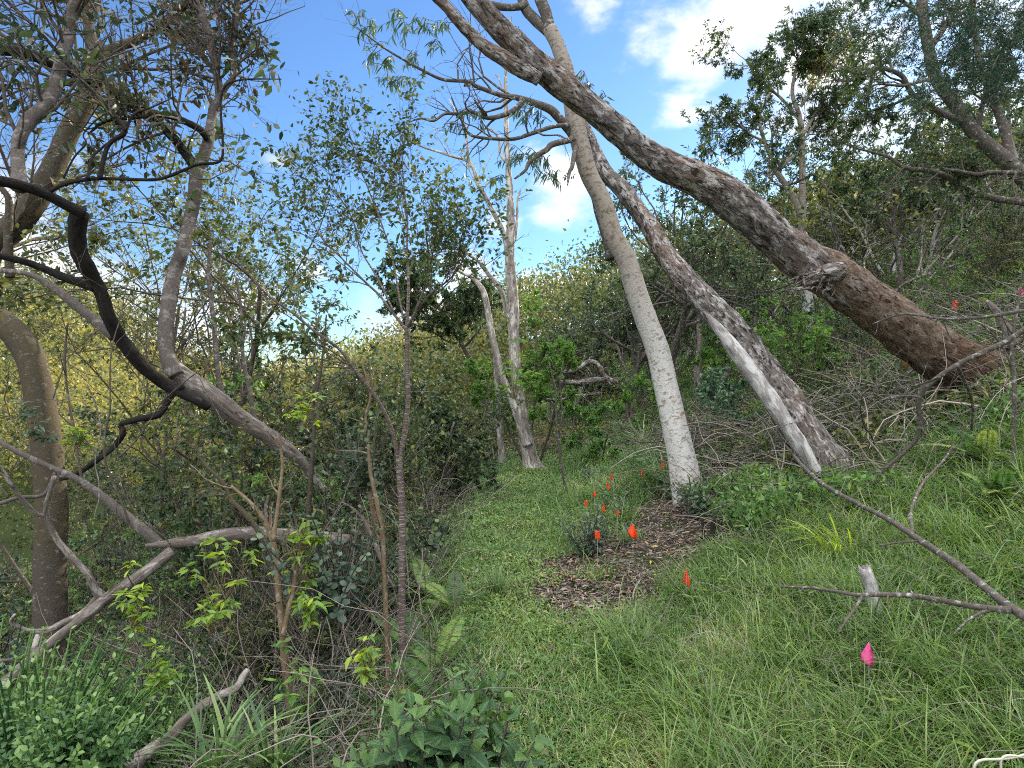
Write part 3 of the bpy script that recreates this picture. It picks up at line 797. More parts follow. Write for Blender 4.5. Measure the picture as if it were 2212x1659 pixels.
# --- slender banded tree, left of the trail, with its fine-leaved crown
g7 = on_ground(874, 1540); Y7 = g7[1]
z5 = lambda x, y: (x * .3414 + 725.5, y * .3414 + 548.6)
J = Y7 - .02
t7, l7 = limbs_tree('slender_tree', 'slender tree with banded pale and dark bark close to the camera beside the trail', 'tree', [
    T([(874, 1545, 20), (870, 1400, 17), (868, 1260, 15), (869, 1110, 16), (864, 1030, 15), (862, 985, 14)], Y7),
    T([(862, 990, 12), (872, 945, 12), (881, 870, 10), (880, 805, 11), (880, 737, 10), (877, 705, 10)], Y7, Y7),
    T([(862, 995, 10), (845, 925, 9), (818, 868, 8), (790, 828, 8), (766, 798, 7), (746, 770, 7), (725, 747, 6), (683, 718, 6), (632, 676, 5), (580, 639, 4), (529, 583, 4), (495, 549, 3), (440, 500, 3), (400, 470, 2)], Y7, Y7 - .5),
    T([(877, 712, 8), (860, 690, 6), (842, 668, 6), (820, 638, 5), (795, 615, 5), (775, 595, 4), (740, 560, 3), (700, 520, 3), (668, 470, 2)], Y7, Y7 + .1),
    T([(878, 712, 8), (880, 680, 7), (882, 620, 6), (879, 550, 5), (880, 470, 4), (872, 400, 3), (868, 330, 2)], Y7, Y7 + .2),
    T([(879, 706, 8), (892, 685, 7), (903, 660, 6), (917, 620, 5), (928, 575, 4), (940, 520, 3), (945, 460, 2)], Y7, Y7 - .2),
    T([(895, 680, 5), (925, 640, 5), (960, 612, 4), (985, 588, 3), (1005, 550, 2)], Y7, Y7 - .2),
    T([(872, 690, 5), (862, 640, 4), (850, 570, 4), (830, 500, 3), (800, 420, 3), (770, 340, 2), (750, 270, 2)], Y7, Y7 + .3),
    T([(850, 672, 4), (815, 600, 4), (780, 540, 3), (760, 470, 3), (720, 400, 2), (700, 330, 2)], Y7, Y7 + .4),
    T([(766, 798, 5), (735, 770, 4), (690, 745, 4), (640, 735, 3), (580, 720, 2), (500, 712, 2)], Y7, Y7 - .3)],
    B_band, sides=16, rough=.035, ridge=.02, seed=37)
LFY = dict(mat=M_yg, per=7, L=(.022, .042), kind='oval', wr=.5, droop=.1, spread=.9, out=.7, tr=(.1, 1))
twigs(t7, l7[3:9], B_twig, [dict(k=13, L=(.2, .5), rel=False, tr=(.35, 1), ang=(20, 60), wig=.12, grav=.03, bias=(0, 0, .2)), dict(k=7, L=(.35, .7), tr=(.15, 1), ang=(25, 65), wig=.16, bias=(0, 0, .1)), dict(k=3.4, L=(.35, .8), tr=(.2, 1), ang=(20, 65), wig=.2)], dict(LFY, per=3.1, L=(.018, .036)))
twigs(t7, [l7[2], l7[9]], B_twig, [dict(k=22, L=(.08, .22), tr=(.25, 1), ang=(25, 70), wig=.15), dict(k=3, L=(.4, .8), tr=(.3, 1), ang=(25, 60), wig=.2)], dict(LFY, mat=M_yg, per=6), leafname='foliage')

# --- the fallen forked tree on the left: dark limb, the log under it, and its upright stems
Yl = 4.6
t8, l8 = limbs_tree('fallen_tree', 'fallen forking tree with a black arching limb and upright stems on the left', 'tree', [
    T([(700, 1062, 10, 5.4), (665, 1015, 20, 5.3), (630, 978, 27, 5.2), (580, 942, 34, 5.1), (529, 912, 42, 5.0), (478, 876, 46, 4.9), (444, 846, 44, 4.85), (400, 815, 42, 4.8), (369, 792, 36, 4.75)], Yl),
    T([(382, 812, 32, 4.72), (362, 771, 32, 4.75), (358, 719, 31, 4.8), (365, 651, 30, 4.9), (379, 583, 30, 5), (394, 540, 29, 5), (410, 478, 27, 5.1), (421, 410, 27, 5.1), (425, 365, 28, 5.1)], Yl),
    T([(450, 880, 18, 4.7), (427, 866, 21, 4.65), (369, 836, 26, 4.6), (324, 806, 27, 4.5), (290, 770, 29, 4.4), (259, 728, 27, 4.3), (236, 685, 27, 4.2), (222, 644, 27, 4.15), (205, 607, 29, 4.1), (181, 565, 34, 4.0), (168, 529, 35, 3.95), (167, 488, 37, 3.9), (172, 460, 35, 3.85)], Yl),
    T([(182, 462, 27, 3.85), (154, 449, 24, 3.8), (102, 421, 22, 3.7), (51, 402, 22, 3.6), (0, 391, 24, 3.5), (-60, 385, 26, 3.4)], Yl),
    T([(42, 405, 34, 3.6), (40, 370, 26, 3.65), (38, 330, 26, 3.7), (42, 300, 27, 3.7), (61, 264, 29, 3.75), (100, 228, 30, 3.8), (124, 175, 28, 3.9), (133, 130, 27, 3.9), (148, 70, 25, 4), (163, 0, 23, 4), (175, -60, 20, 4)], Yl),
    T([(428, 372, 22, 5.1), (400, 330, 20, 5.1), (376, 300, 19, 5), (328, 253, 18, 4.9), (290, 228, 20, 4.8), (239, 197, 18, 4.7), (188, 172, 20, 4.6), (137, 148, 22, 4.5), (85, 126, 22, 4.4), (34, 111, 22, 4.3), (-20, 108, 22, 4.2)], Yl),
    T([(425, 368, 24, 5.1), (447, 317, 24, 5.15), (461, 239, 19, 5.2), (474, 205, 17, 5.2), (464, 137, 16, 5.2), (450, 68, 19, 5.2), (430, 10, 21, 5.2), (415, -40, 20, 5.2)], Yl),
    T([(470, 215, 14, 5.2), (490, 185, 13, 5.2), (505, 164, 13, 5.2), (503, 102, 13, 5.2), (511, 34, 13, 5.2), (513, -30, 12, 5.2)], Yl),
    T([(448, 300, 16, 5.1), (435, 282, 15, 5.05), (405, 265, 14, 5), (365, 250, 13, 4.95), (330, 247, 12, 4.9), (290, 254, 9, 4.8), (230, 262, 6, 4.7), (190, 290, 4, 4.6)], Yl),
    T([(205, 622, 18, 4.1), (188, 617, 18, 4.1), (137, 598, 18, 4.05), (68, 570, 15, 4), (0, 553, 14, 3.9), (-50, 545, 14, 3.8)], Yl),
    T([(245, 730, 19, 4.3), (232, 717, 20, 4.3), (205, 692, 20, 4.3), (158, 655, 19, 4.3), (120, 624, 18, 4.3), (68, 594, 11, 4.3), (0, 585, 10, 4.3), (-60, 590, 10, 4.3)], Yl),
    T([(395, 832, 14, 4.6), (370, 855, 14, 4.6), (352, 885, 15, 4.6), (338, 898, 15, 4.55), (300, 905, 13, 4.5), (262, 917, 11, 4.5), (266, 935, 13, 4.5), (245, 965, 12, 4.5), (215, 990, 12, 4.4), (165, 1025, 10, 4.4), (130, 1035, 8, 4.4)], Yl)],
    B_grey, sides=22, rough=.10, ridge=.06, seed=41, split=1)
BR = list(LASTBR)
[o for o in t8.children if o.name.startswith('trunk')][0].data.materials[0] = B_bone
for i in (1, 2, 4, 7, 8, 10): BR[i].data.materials[0] = B_black
LFR = dict(mat=M_rust, per=5, L=(.05, .09), kind='oval', wr=.42, droop=.5, spread=.9, out=.5, tr=(.3, 1))
twigs(t8, [l8[i] for i in (4, 5, 6, 7, 8)], B_twig, [dict(k=12, L=(.3, .8), rel=False, tr=(.1, 1), ang=(30, 75), wig=.2, maxr=.009), dict(k=3.5, L=(.3, .7), tr=(.15, 1), ang=(25, 70), wig=.25), dict(k=2.5, L=(.4, .8), ang=(25, 60), wig=.25)], name='bare_twigs')
twigs(t8, [l8[i] for i in (4, 5, 6, 7, 8)], B_twig, [dict(k=12, L=(.25, .6), tr=(.2, 1), ang=(30, 75), wig=.16, maxr=.012), dict(k=6, L=(.3, .7), tr=(.15, 1), ang=(25, 70), wig=.2), dict(k=3, L=(.3, .7), ang=(25, 60), wig=.25)], dict(LFR, per=1.9))

# long thin dark twigs weaving over that tree
t9 = thing('hanging_branch', 'thin dark crooked branch hanging between the arching limb and the upright stems', 'branch', at(109, 413, 3.6))
mb = MB()
for tr_ in [[(109, 413, 9), (143, 396, 9), (205, 386, 8), (273, 387, 7), (341, 387, 7), (393, 369, 7), (427, 355, 7), (475, 348, 6), (481, 307, 5), (478, 205, 5), (512, 174, 4), (608, 171, 2)],
            [(216, 386, 10), (225, 340, 9), (238, 308, 9), (270, 283, 11), (238, 238, 8), (188, 184, 8), (137, 128, 8), (85, 68, 7), (20, 7, 7), (-20, -30, 6)],
            [(270, 283, 7), (290, 246, 6), (320, 235, 4), (380, 208, 2)], [(190, 386, 6), (198, 342, 6), (222, 318, 5), (238, 305, 3)], [(137, 385, 4), (160, 340, 4), (186, 310, 4), (180, 290, 3), (210, 258, 3), (240, 240, 2)]]:
    q = T(tr_, 3.6, 3.75); mb.limb(q[0], q[1], 9, rough=.08, seed=int(tr_[0][0]))
mb.build('stem', B_black, t9)
twigs(t9, [T([(109, 413, 9), (205, 386, 8), (341, 387, 7), (478, 340, 6), (481, 205, 5), (608, 171, 2)], 3.6, 3.75), T([(216, 386, 10), (270, 283, 11), (188, 184, 8), (85, 68, 7), (20, 7, 7)], 3.6)], B_twig,
      [dict(k=12, L=(.1, .3), ang=(30, 75), wig=.2), dict(k=4, L=(.3, .8), ang=(25, 70), wig=.25), dict(k=2, L=(.4, .8), ang=(25, 70), wig=.25)], dict(LFR, mat=M_dark, per=.9, L=(.05, .085)))

# --- thick speckled trunk at the far left
Yt = 5.6
t10, l10 = limbs_tree('curved_tree', 'stout olive speckled trunk curving out of the picture and back at the left edge', 'tree', [
    T([(118, 1620, 70), (116, 1485, 66), (109, 1332, 64), (109, 1195, 62), (111, 1100, 60), (100, 958, 58), (90, 890, 56), (79, 822, 55), (64, 767, 54), (35, 722, 54), (-5, 690, 54), (-40, 645, 54), (-48, 590, 52), (-20, 535, 52), (30, 490, 54), (70, 440, 50), (102, 390, 46), (128, 335, 43), (147, 290, 42), (191, 205, 42), (205, 137, 36)], Yt, Yt + .5),
    T([(203, 150, 34), (200, 110, 26), (191, 51, 20), (185, 0, 18), (180, -60, 16)], Yt + .5),
    T([(200, 140, 26), (222, 118, 22), (255, 100, 20), (290, 89, 19), (341, 61, 15), (386, 25, 12), (420, -10, 10)], Yt + .5, Yt + .2),
    T([(22, 600, 17, 4.6), (17, 512, 17, 4.6), (20, 440, 14, 4.6), (10, 415, 12, 4.6), (-10, 395, 12, 4.6)], Yt),
    T([(60, 500, 12, 5.6), (-5, 320, 18, 5.5), (15, 335, 20, 5.6), (40, 370, 22, 5.8)], Yt)][:4],
    B_olivey, sides=24, rough=.045, ridge=.02, seed=47)
twigs(t10, [l10[i] for i in (1, 2)], B_twig, [dict(k=10, L=(.4, 1.0), rel=False, tr=(.1, 1), ang=(30, 75), wig=.2, maxr=.009), dict(k=4, L=(.3, .7), tr=(.15, 1), ang=(25, 70), wig=.25), dict(k=3, L=(.4, .8), ang=(25, 60), wig=.25)], name='bare_twigs')
twigs(t10, [l10[i] for i in (0, 1, 2)], B_twig, [dict(k=14, L=(.12, .35), tr=(.6, 1), ang=(30, 75), wig=.16, maxr=.02), dict(k=8, L=(.3, .7), tr=(.15, 1), ang=(25, 70), wig=.2), dict(k=3, L=(.3, .7), ang=(25, 60), wig=.25)], dict(LFR, per=1.8))


# --- fallen logs and loose branches
def log(name, label, cat, traces, Y0, Y1, bark, sides=14, rough=.07, ridge=.05, seed=0, spike=0, tw=None, grp=None):
    P = [T(t, Y0, Y1) if Y0 > 0 else TG(t, Y1) for t in traces]
    root = thing(name, label, cat, P[0][0][0], grp)
    for i, (p, r) in enumerate(P):
        mb = MB(); mb.limb(p, r, sides if i == 0 else 9, rough=rough, ridge=ridge, seed=seed + i, spike=spike if i == 0 else 0)
        mb.build('log' if i == 0 and cat == 'log' else 'branch' if i else 'stem', bark, root)
    if tw: twigs(root, P, bark, tw)
    return root


log('fallen_log', 'grey splintered log lying level across the undergrowth', 'log', [[(760, 1168, 24), (683, 1161, 28), (615, 1156, 30), (546, 1153, 30), (478, 1158, 28), (420, 1168, 25), (393, 1172, 23), (350, 1176, 15), (314, 1178, 7)]], 4.6, 4.0, B_bone, 18, .08, .08, 51)
log('fallen_log', 'long pale diagonal log sloping down to the left corner', 'log', [
    [(372, 1190, 24), (324, 1229, 25), (273, 1263, 26), (222, 1300, 24), (154, 1356, 23), (102, 1397, 25), (51, 1441, 27), (0, 1490, 28)],
    [(225, 1290, 20), (208, 1275, 16), (191, 1243, 15), (170, 1220, 15), (147, 1195, 14), (125, 1168, 13), (110, 1140, 12), (99, 1103, 11), (105, 1078, 12), (119, 1030, 9)],
    [(99, 1110, 9), (82, 1112, 10), (41, 1071, 9), (0, 1009, 9), (-40, 965, 9)],
    [(210, 1290, 14), (178, 1325, 15), (137, 1345, 15), (100, 1362, 13), (60, 1362, 9), (35, 1350, 8), (24, 1342, 8), (32, 1328, 7)],
    [(88, 1362, 12), (80, 1385, 15), (72, 1405, 14), (50, 1420, 10), (0, 1430, 8)]], 4.0, 3.7, B_bone, 16, .06, .04, 53)
log('fallen_branch', 'smooth pinkish branch slanting down to the splintered log', 'branch', [[(-30, 935, 11), (0, 955, 11), (50, 982, 12), (102, 1006, 12), (171, 1037, 14), (222, 1074, 18), (263, 1108, 21), (300, 1137, 22), (345, 1175, 22)], [(-20, 1095, 9), (40, 1075, 8), (95, 1068, 8), (120, 1020, 8)]], 3.9, 4.1, B_grey, 14, .05, .02, 55)
log('fallen_branch', 'gnarled grey branch curving up out of the green weeds in the bottom left', 'branch', [
    [(270, 1655, 22), (300, 1638, 30), (330, 1618, 30), (369, 1592, 27), (388, 1568, 22), (403, 1552, 21), (444, 1519, 20), (480, 1500, 18), (512, 1485, 17), (524, 1462, 13), (535, 1446, 9)],
    [(300, 1640, 14), (250, 1665, 10), (215, 1700, 6)], [(320, 1632, 12), (300, 1665, 9), (285, 1700, 6)]], 2.7, 2.9, B_bone, 16, .09, .08, 57)
log('fallen_branch', 'long lichen-spotted branch running down the right slope into the corner', 'branch', [
    [(2240, 1350, 24), (2212, 1330, 22), (2167, 1301, 18), (2109, 1253, 17), (2057, 1212, 16), (1989, 1168, 14), (1921, 1123, 12), (1863, 1093, 10), (1784, 1050, 9), (1740, 1013, 8), (1699, 965, 6), (1665, 924, 5), (1631, 890, 3)],
    [(2185, 1318, 16), (2109, 1311, 13), (2040, 1298, 12), (1972, 1287, 11), (1904, 1284, 10), (1860, 1286, 9), (1819, 1280, 8), (1750, 1270, 6), (1682, 1267, 4)],
    [(1863, 1288, 7), (1848, 1312, 6), (1829, 1339, 5), (1812, 1366, 3)], [(1972, 1150, 8), (1968, 1108, 7), (1980, 1070, 7), (1999, 1037, 6), (2040, 992, 5), (2060, 960, 3)],
    [(1989, 1168, 5), (1940, 1172, 4), (1900, 1178, 3)], [(2190, 1310, 8), (2130, 1320, 7), (2090, 1340, 5), (2060, 1370, 3)]], -1, .42, B_lich, 14, .08, .03, 61, tw=[dict(k=5, L=(.03, .1), ang=(40, 80), wig=.2, maxr=.005)])
log('fallen_branch', 'crooked grey branch hooking down in front of the big root end', 'branch', [
    [(2240, 690, 12), (2177, 736, 12), (2109, 767, 11), (2068, 788, 11), (2023, 818, 11), (1992, 846, 11), (1984, 870, 11), (1986, 907, 10), (1980, 945, 10), (1955, 975, 9), (1930, 998, 8), (1904, 1020, 7), (1888, 1050, 6), (1880, 1088, 4)],
    [(1986, 858, 6), (1955, 856, 4), (1900, 866, 3)], [(2030, 815, 5), (1990, 830, 4), (1950, 838, 2)], [(2068, 790, 6), (2095, 850, 6), (2102, 890, 6), (2098, 930, 5)]], 4.2, 4.9, B_lich, 12, .08, .03, 67, tw=[dict(k=9, L=(.08, .25), ang=(40, 80), wig=.2, maxr=.005), dict(k=2, L=(.3, .6))])
log('fallen_branch', 'thin knobbly twiggy branch sticking in over the root end from the right edge', 'branch', [
    [(2260, 662, 9), (2212, 671, 8), (2170, 678, 8), (2126, 685, 7), (2085, 688, 7), (2040, 689, 6), (1990, 682, 5), (1955, 678, 5), (1920, 686, 4), (1885, 700, 2)]], 4.0, 4.6, B_lich, 10, .1, .03, 71, tw=[dict(k=14, L=(.06, .2), ang=(40, 80), wig=.2, maxr=.004), dict(k=2, L=(.3, .7))])
log('dead_sapling', 'upright pale dead sapling near the right edge', 'sapling', [
    [(2196, 1060, 9), (2191, 1027, 9), (2190, 941, 9), (2191, 839, 9), (2186, 753, 8), (2192, 700, 6), (2205, 620, 4)], [(2190, 800, 6), (2160, 740, 4), (2120, 700, 3)], [(2191, 900, 5), (2230, 840, 4)]], 4.5, 4.5, B_lich, 10, .06, .02, 73, tw=[dict(k=9, L=(.08, .3), ang=(30, 70), wig=.2, maxr=.006), dict(k=2, L=(.3, .7))])
log('broken_stump', 'pale broken stub poking up behind the twiggy branch at the right edge', 'stump', [[(2190, 745, 22), (2172, 705, 20), (2148, 668, 15), (2131, 650, 7)]], 5.6, 5.6, B_bone, 12, .1, .1, 75, spike=1.4)
log('broken_stump', 'short pale splintered stump standing in the grass under the long branch', 'stump', [[(1908, 1400, 34), (1892, 1310, 28), (1880, 1262, 27), (1869, 1232, 25)]], on_gl(1892, 1310, .18), on_gl(1892, 1310, .18), B_strip, 16, .1, .12, 77, spike=1.2)
log('broken_stump', 'blackened narrow stump with a pale cap below the white spotted tree', 'stump', [[(1536, 1245, 15), (1537, 1190, 13), (1540, 1140, 12), (1543, 1115, 9)], [(1522, 1200, 5), (1520, 1150, 5), (1516, 1120, 7)]], 5.1, 5.15, B_black, 12, .12, .1, 79, spike=1)
g = on_ground(1006, 1270)
log('fallen_branch', 'short mossy weathered stick lying at the near edge of the trail', 'branch', [[(975, 1305, 16), (985, 1292, 15), (1003, 1270, 14), (1020, 1248, 11), (1034, 1228, 7)]], g[1] - .2, g[1] + .25, B_bone, 12, .12, .1, 81)
log('crooked_limb', 'gnarled arched dead limb looping above the trail end', 'branch', [[(1195, 811, 6), (1215, 803, 8), (1238, 801, 8), (1255, 793, 9), (1268, 783, 10), (1285, 783, 11), (1296, 795, 11), (1306, 812, 10), (1330, 826, 10)],
    [(1180, 862, 5), (1210, 864, 7), (1235, 856, 7), (1270, 853, 8), (1300, 850, 7)], [(1210, 825, 9), (1250, 826, 13), (1290, 820, 12), (1335, 824, 9)]], 11.5, 11.5, B_dead, 12, .1, .08, 83, tw=[dict(k=8, L=(.2, .5), ang=(30, 80), wig=.25, maxr=.01), dict(k=3, L=(.4, .8))])
log('sapling', 'thin grey two-stemmed sapling standing in the middle of the green trail', 'sapling', [[(1226, 1076, 7), (1219, 1040, 6), (1210, 992, 6), (1206, 950, 6), (1203, 924, 5), (1201, 880, 4), (1200, 840, 4), (1190, 800, 3), (1180, 760, 2)],
    [(1207, 955, 4), (1212, 920, 4), (1214, 880, 3), (1210, 830, 3), (1216, 780, 2)], [(1203, 925, 3), (1190, 905, 2), (1175, 900, 2)]], on_ground(1226, 1076)[1], on_ground(1226, 1076)[1] - .1, B_lich, 9, .05, .02, 85)

# ------------------------------------------------------------ whole trees and shrubs grown from scratch


def curve(p0, d0, L, n=10, wig=.1, grav=0.):
    d = nrm(np.array(d0, float)); q = [np.array(p0, float)]
    for i in range(n - 1):
        d = nrm(d + wig * R8.normal(size=3) + np.array([0, 0, grav])); q.append(q[-1] + d * L / (n - 1))
    return np.array(q)


def full_tree(name, label, cat, loc, H, tr, bark, leaf, nl=8, k1=6, k2=5, per=10, LL=(.06, .1), kind='oval', wr=.45, lean=(0, 0), stems=1, group=None, wig=.14,
              crown0=.35, flat=0., limbL=(.35, .6), droop=.2, sides=8, ang1=(25, 60), crownname='crown', dead=0):
    root = thing(name, label, cat, loc, group)
    o = np.array(loc, float)
    mt = MB(); st = []
    for s in range(stems):
        a = R8.uniform(0, 6.28) + s * 6.28 / stems
        sp = .0 if stems == 1 else R8.uniform(.15, .5)
        h = H * (.72 if stems == 1 else R8.uniform(.55, .85))
        base = o + (np.array([math.cos(a), math.sin(a), 0]) * tr * 1.5 if stems > 1 else 0)
        q = curve(base - np.array([0, 0, .15]), (lean[0] + sp * math.cos(a), lean[1] + sp * math.sin(a), 1), h, 9, wig)
        r = np.linspace(tr, tr * .4, 9) * (1 if stems == 1 else R8.uniform(.6, 1))
        r[0] *= 1.35
        st.append(mt.limb(q, r, sides, step=max(.12, h / 26), rough=.05, ridge=.03, seed=R8.integers(99)))
    mt.build('trunk', bark, root)
    P, Rr = pad(st, 12)
    P1, R1 = grow(P, Rr, nl / stems, tr=(crown0, 1), L=(limbL[0] * H, limbL[1] * H), rel=False, ang=ang1, n=9, wig=.17, grav=.02 - flat * .05, rr=.62)
    mb = MB(); ml = MB()
    mb.tubes(P1, R1, 6)
    P2, R2 = grow(P1, R1, k1, tr=(.3, 1), L=(.25, .5), ang=(25, 65), n=7, wig=.2, grav=.03 * (1 - flat), rr=.6)
    mb.tubes(P2, R2, 4)
    P3, R3 = grow(P2, R2, k2, tr=(.15, 1), L=(.25, .6), ang=(25, 65), n=5, wig=.22, rr=.6)
    mb.tubes(P3, R3, 3)
    if dead:
        Pd, Rd = grow(P, Rr, dead, tr=(.2, .8), L=(.1 * H, .25 * H), rel=False, ang=(40, 80), n=7, wig=.25, rr=.3); mb.tubes(Pd, Rd, 4)
    mb.build('branches', bark, root)
    if per:
        leaf_on(ml, P3, per=per, L=LL, kind=kind, wr=wr, droop=droop, spread=.9, out=.6)
        ml.build(crownname, leaf, root)
    return root


REG = []


def copy_tree(o, loc, rz=0, s=1, label=None, group=None):
    c = o.copy(); OBJ.link(c); c.location = tuple(float(v) for v in loc); c.rotation_euler = (0, 0, rz); c.scale = (s, s, s)
    if label: c['label'] = label
    if group: c['group'] = group
    for ch in o.children:
        d = ch.copy(); OBJ.link(d); d.parent = c
    return c


def onz(x, y, dz=-.05):
    return np.array([x, y, float(gz(x, y)) + dz])


def col(px, Y):
    x = (px - 1106) / F * Y
    return onz(x, Y)


def hgt(py, Y, loc):
    """height of a tree at loc whose top shows at picture row py"""
    return CAM[2] + (829.5 - py) / F * Y - loc[2]


# pale forked tree on the skyline, right of the leaning trunk
Y = 15.5
tA, lA = limbs_tree('skyline_tree', 'pale forked tree with a ragged feathery crown standing behind the thickest leaning trunk', 'tree', [
    T([(1752, 720, 30), (1745, 660, 24), (1738, 560, 18), (1733, 485, 16), (1733, 341, 13), (1728, 256, 10), (1712, 205, 8), (1720, 150, 6), (1745, 90, 4)], Y),
    T([(1738, 540, 14), (1728, 461, 14), (1699, 403, 13), (1672, 362, 12), (1664, 335, 10), (1650, 300, 8), (1640, 250, 6), (1665, 200, 5)], Y, Y - .6),
    T([(1680, 370, 8), (1700, 348, 9), (1722, 332, 7), (1745, 290, 5), (1775, 250, 4)], Y - .3, Y + .6),
    T([(1728, 260, 8), (1690, 215, 6), (1650, 180, 5), (1620, 140, 3)], Y, Y + .5), T([(1730, 230, 7), (1770, 170, 6), (1800, 110, 4), (1815, 60, 3)], Y, Y - .8),
    T([(1652, 305, 6), (1620, 290, 5), (1590, 262, 3)], Y - .4, Y - .9), T([(1730, 300, 7), (1765, 240, 5), (1790, 200, 4)], Y, Y + .8)],
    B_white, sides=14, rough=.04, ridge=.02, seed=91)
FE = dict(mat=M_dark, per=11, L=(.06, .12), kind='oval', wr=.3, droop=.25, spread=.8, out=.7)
twigs(tA, [lA[4]], B_twig, [dict(k=9, L=(.4, .8), rel=False, tr=(.2, 1), ang=(30, 75), wig=.18), dict(k=7, L=(.35, .7), tr=(.15, 1), ang=(25, 70), wig=.2), dict(k=3, L=(.35, .7), ang=(25, 70))], dict(FE, per=9, mat=M_sun_tint), leafname='sun_tinted_foliage', name='tinted_foliage_twigs')  # gold leaf colour stands in for sun shining through this limb's foliage
twigs(tA, lA[1:] + [(lA[0][0][-30:], lA[0][1][-30:])], B_twig, [dict(k=11, L=(.5, 1.25), rel=False, tr=(.35, 1), ang=(30, 75), wig=.18, maxr=.03), dict(k=8, L=(.35, .7), tr=(.15, 1), ang=(25, 70), wig=.2), dict(k=4, L=(.35, .7), ang=(25, 70))], dict(FE, per=12))

# big pale trees reaching in from the right edge
Y = 9.5
tB, lB = limbs_tree('overhanging_tree', 'big white-barked tree leaning in from the right edge with feathery blue-green leaves', 'tree', [
    T([(2420, 560, 46), (2320, 470, 42), (2230, 400, 36), (2177, 352, 32), (2109, 290, 28), (2068, 232, 26), (2023, 171, 24), (2006, 102, 22), (1995, 40, 22), (1990, -20, 20), (1985, -120, 16)], Y),
    T([(2075, 262, 16), (2020, 236, 13), (1972, 205, 11), (1948, 164, 10), (1904, 147, 9), (1880, 155, 8), (1853, 160, 7), (1825, 150, 5), (1801, 143, 4), (1775, 120, 2)], Y, Y - .5),
    T([(2260, 445, 16), (2212, 437, 15), (2143, 427, 14), (2092, 410, 14), (2062, 392, 13), (2040, 379, 12), (2006, 369, 11), (1955, 362, 9), (1920, 340, 7), (1890, 330, 5), (1850, 320, 4), (1800, 300, 2)], Y, Y - .3),
    T([(2260, 372, 10), (2212, 374, 10), (2143, 372, 9), (2109, 376, 8), (2068, 369, 7), (2040, 366, 5)], Y - .6),
    T([(2180, 345, 20), (2172, 290, 18), (2143, 205, 16), (2120, 140, 14), (2105, 60, 12), (2100, -30, 10)], Y, Y + .5),
    T([(2006, 110, 12), (2040, 60, 11), (2070, 0, 10), (2090, -60, 8)], Y), T([(1995, 40, 10), (1960, 10, 8), (1910, -20, 6), (1860, -60, 4)], Y),
    T([(2023, 171, 12), (1990, 175, 8), (1950, 185, 6), (1900, 182, 4), (1850, 195, 2)], Y, Y - .6), T([(2110, 290, 12), (2130, 200, 10), (2170, 130, 8), (2200, 60, 6)], Y, Y - .5),
    T([(1972, 205, 7), (1930, 225, 6), (1880, 240, 5), (1840, 262, 3)], Y, Y + .5)],
    B_lich, sides=18, rough=.05, ridge=.03, seed=97)
twigs(tB, lB[1:], B_twig, [dict(k=8, L=(.2, .5), tr=(.25, 1), ang=(30, 70), wig=.2, maxr=.02), dict(k=6, L=(.3, .6), tr=(.15, 1), ang=(25, 65), wig=.22), dict(k=3, L=(.3, .6), ang=(25, 65), wig=.25)], dict(FE, mat=M_dark, per=8, L=(.045, .085)))
mbl = MB(); mbt = MB()
for (px, py, r, n) in [(2050, 60, 60, 9), (2090, 110, 70, 12), (2140, 60, 70, 12), (2190, 110, 70, 12), (2060, 150, 60, 10), (2030, 190, 40, 7), (2150, 170, 60, 10), (2200, 30, 60, 9), (2215, 180, 50, 7), (2090, 20, 60, 9), (1990, 25, 60, 6), (1900, 20, 60, 6), (1860, 45, 60, 5), (1940, 60, 50, 4)]:
    for k in range(int(n * 1.3)):
        Yq = 7 + R8.uniform(-.8, 1.2)
        a = at(px + R8.normal() * r * .5, py + R8.normal() * r * .35, Yq); d = nrm(R8.normal(size=3) * np.array([1, 1, .35]) + np.array([-.2, 0, -.35])); L = R8.uniform(.3, .55)
        P = np.array([a, a + d * L * .5 + np.array([0, 0, .03]), a + d * L + np.array([0, 0, -.03])]); P0, R0 = resamp(P, np.array([.006, .004, .002]), 7)
        mbt.tubes(P0[None], R0[None], 4)
        P1, R1 = grow(P0[None], R0[None], 10, tr=(.1, 1), L=(.10, .2), rel=False, ang=(40, 75), n=4, wig=.1); mbt.tubes(P1, R1, 3)
        leaf_on(mbl, P1, per=17, L=(.03, .055), kind='diamond', wr=.26, droop=.1, spread=.9, out=.5, tr=(0, 1))
mbt.build('sprays', B_twig, tB); mbl.build('foliage', M_fea, tB)

# --- trees in the middle distance, one by one


def tree_px(px, Y, pytop, label, rad=.09, name='tree', **kw):
    loc = col(px, Y)
    return full_tree(name, label, kw.pop('cat', 'tree'), loc, max(1.5, hgt(pytop, Y, loc)) * kw.pop('hk', 1.12), rad, kw.pop('bark', B_grey), kw.pop('leaf', M_dark), **kw)


tree_px(1062, 19, 500, 'round dark-crowned tree standing directly behind the flared dead tree', .1, 'round_crowned_tree', hk=1.2, nl=30, k1=7, k2=5, per=15, limbL=(.16, .26), crown0=.62, LL=(.09, .14), ang1=(35, 85))
tree_px(1345, 18, 560, 'dark spreading tree showing just left of the white spotted trunk', .12, 'spreading_tree', nl=13, k1=7, k2=5, per=11, limbL=(.28, .45), crown0=.4, LL=(.06, .10), leaf=M_dark, bark=B_lich, wig=.2)
tree_px(1520, 15.5, 400, 'twisted dark olive tree between the two leaning trunks', .12, 'twisted_tree', nl=13, k1=7, k2=5, per=9, limbL=(.3, .5), crown0=.45, LL=(.06, .10), leaf=M_olive, bark=B_lich, wig=.24, stems=2)
tree_px(1460, 14.5, 430, 'dark leafy tree rising just right of the white spotted trunk', .10, 'leafy_tree', nl=18, k1=8, k2=5, per=11, limbL=(.3, .5), crown0=.55, LL=(.06, .10), leaf=M_dark, bark=B_lich, wig=.2)
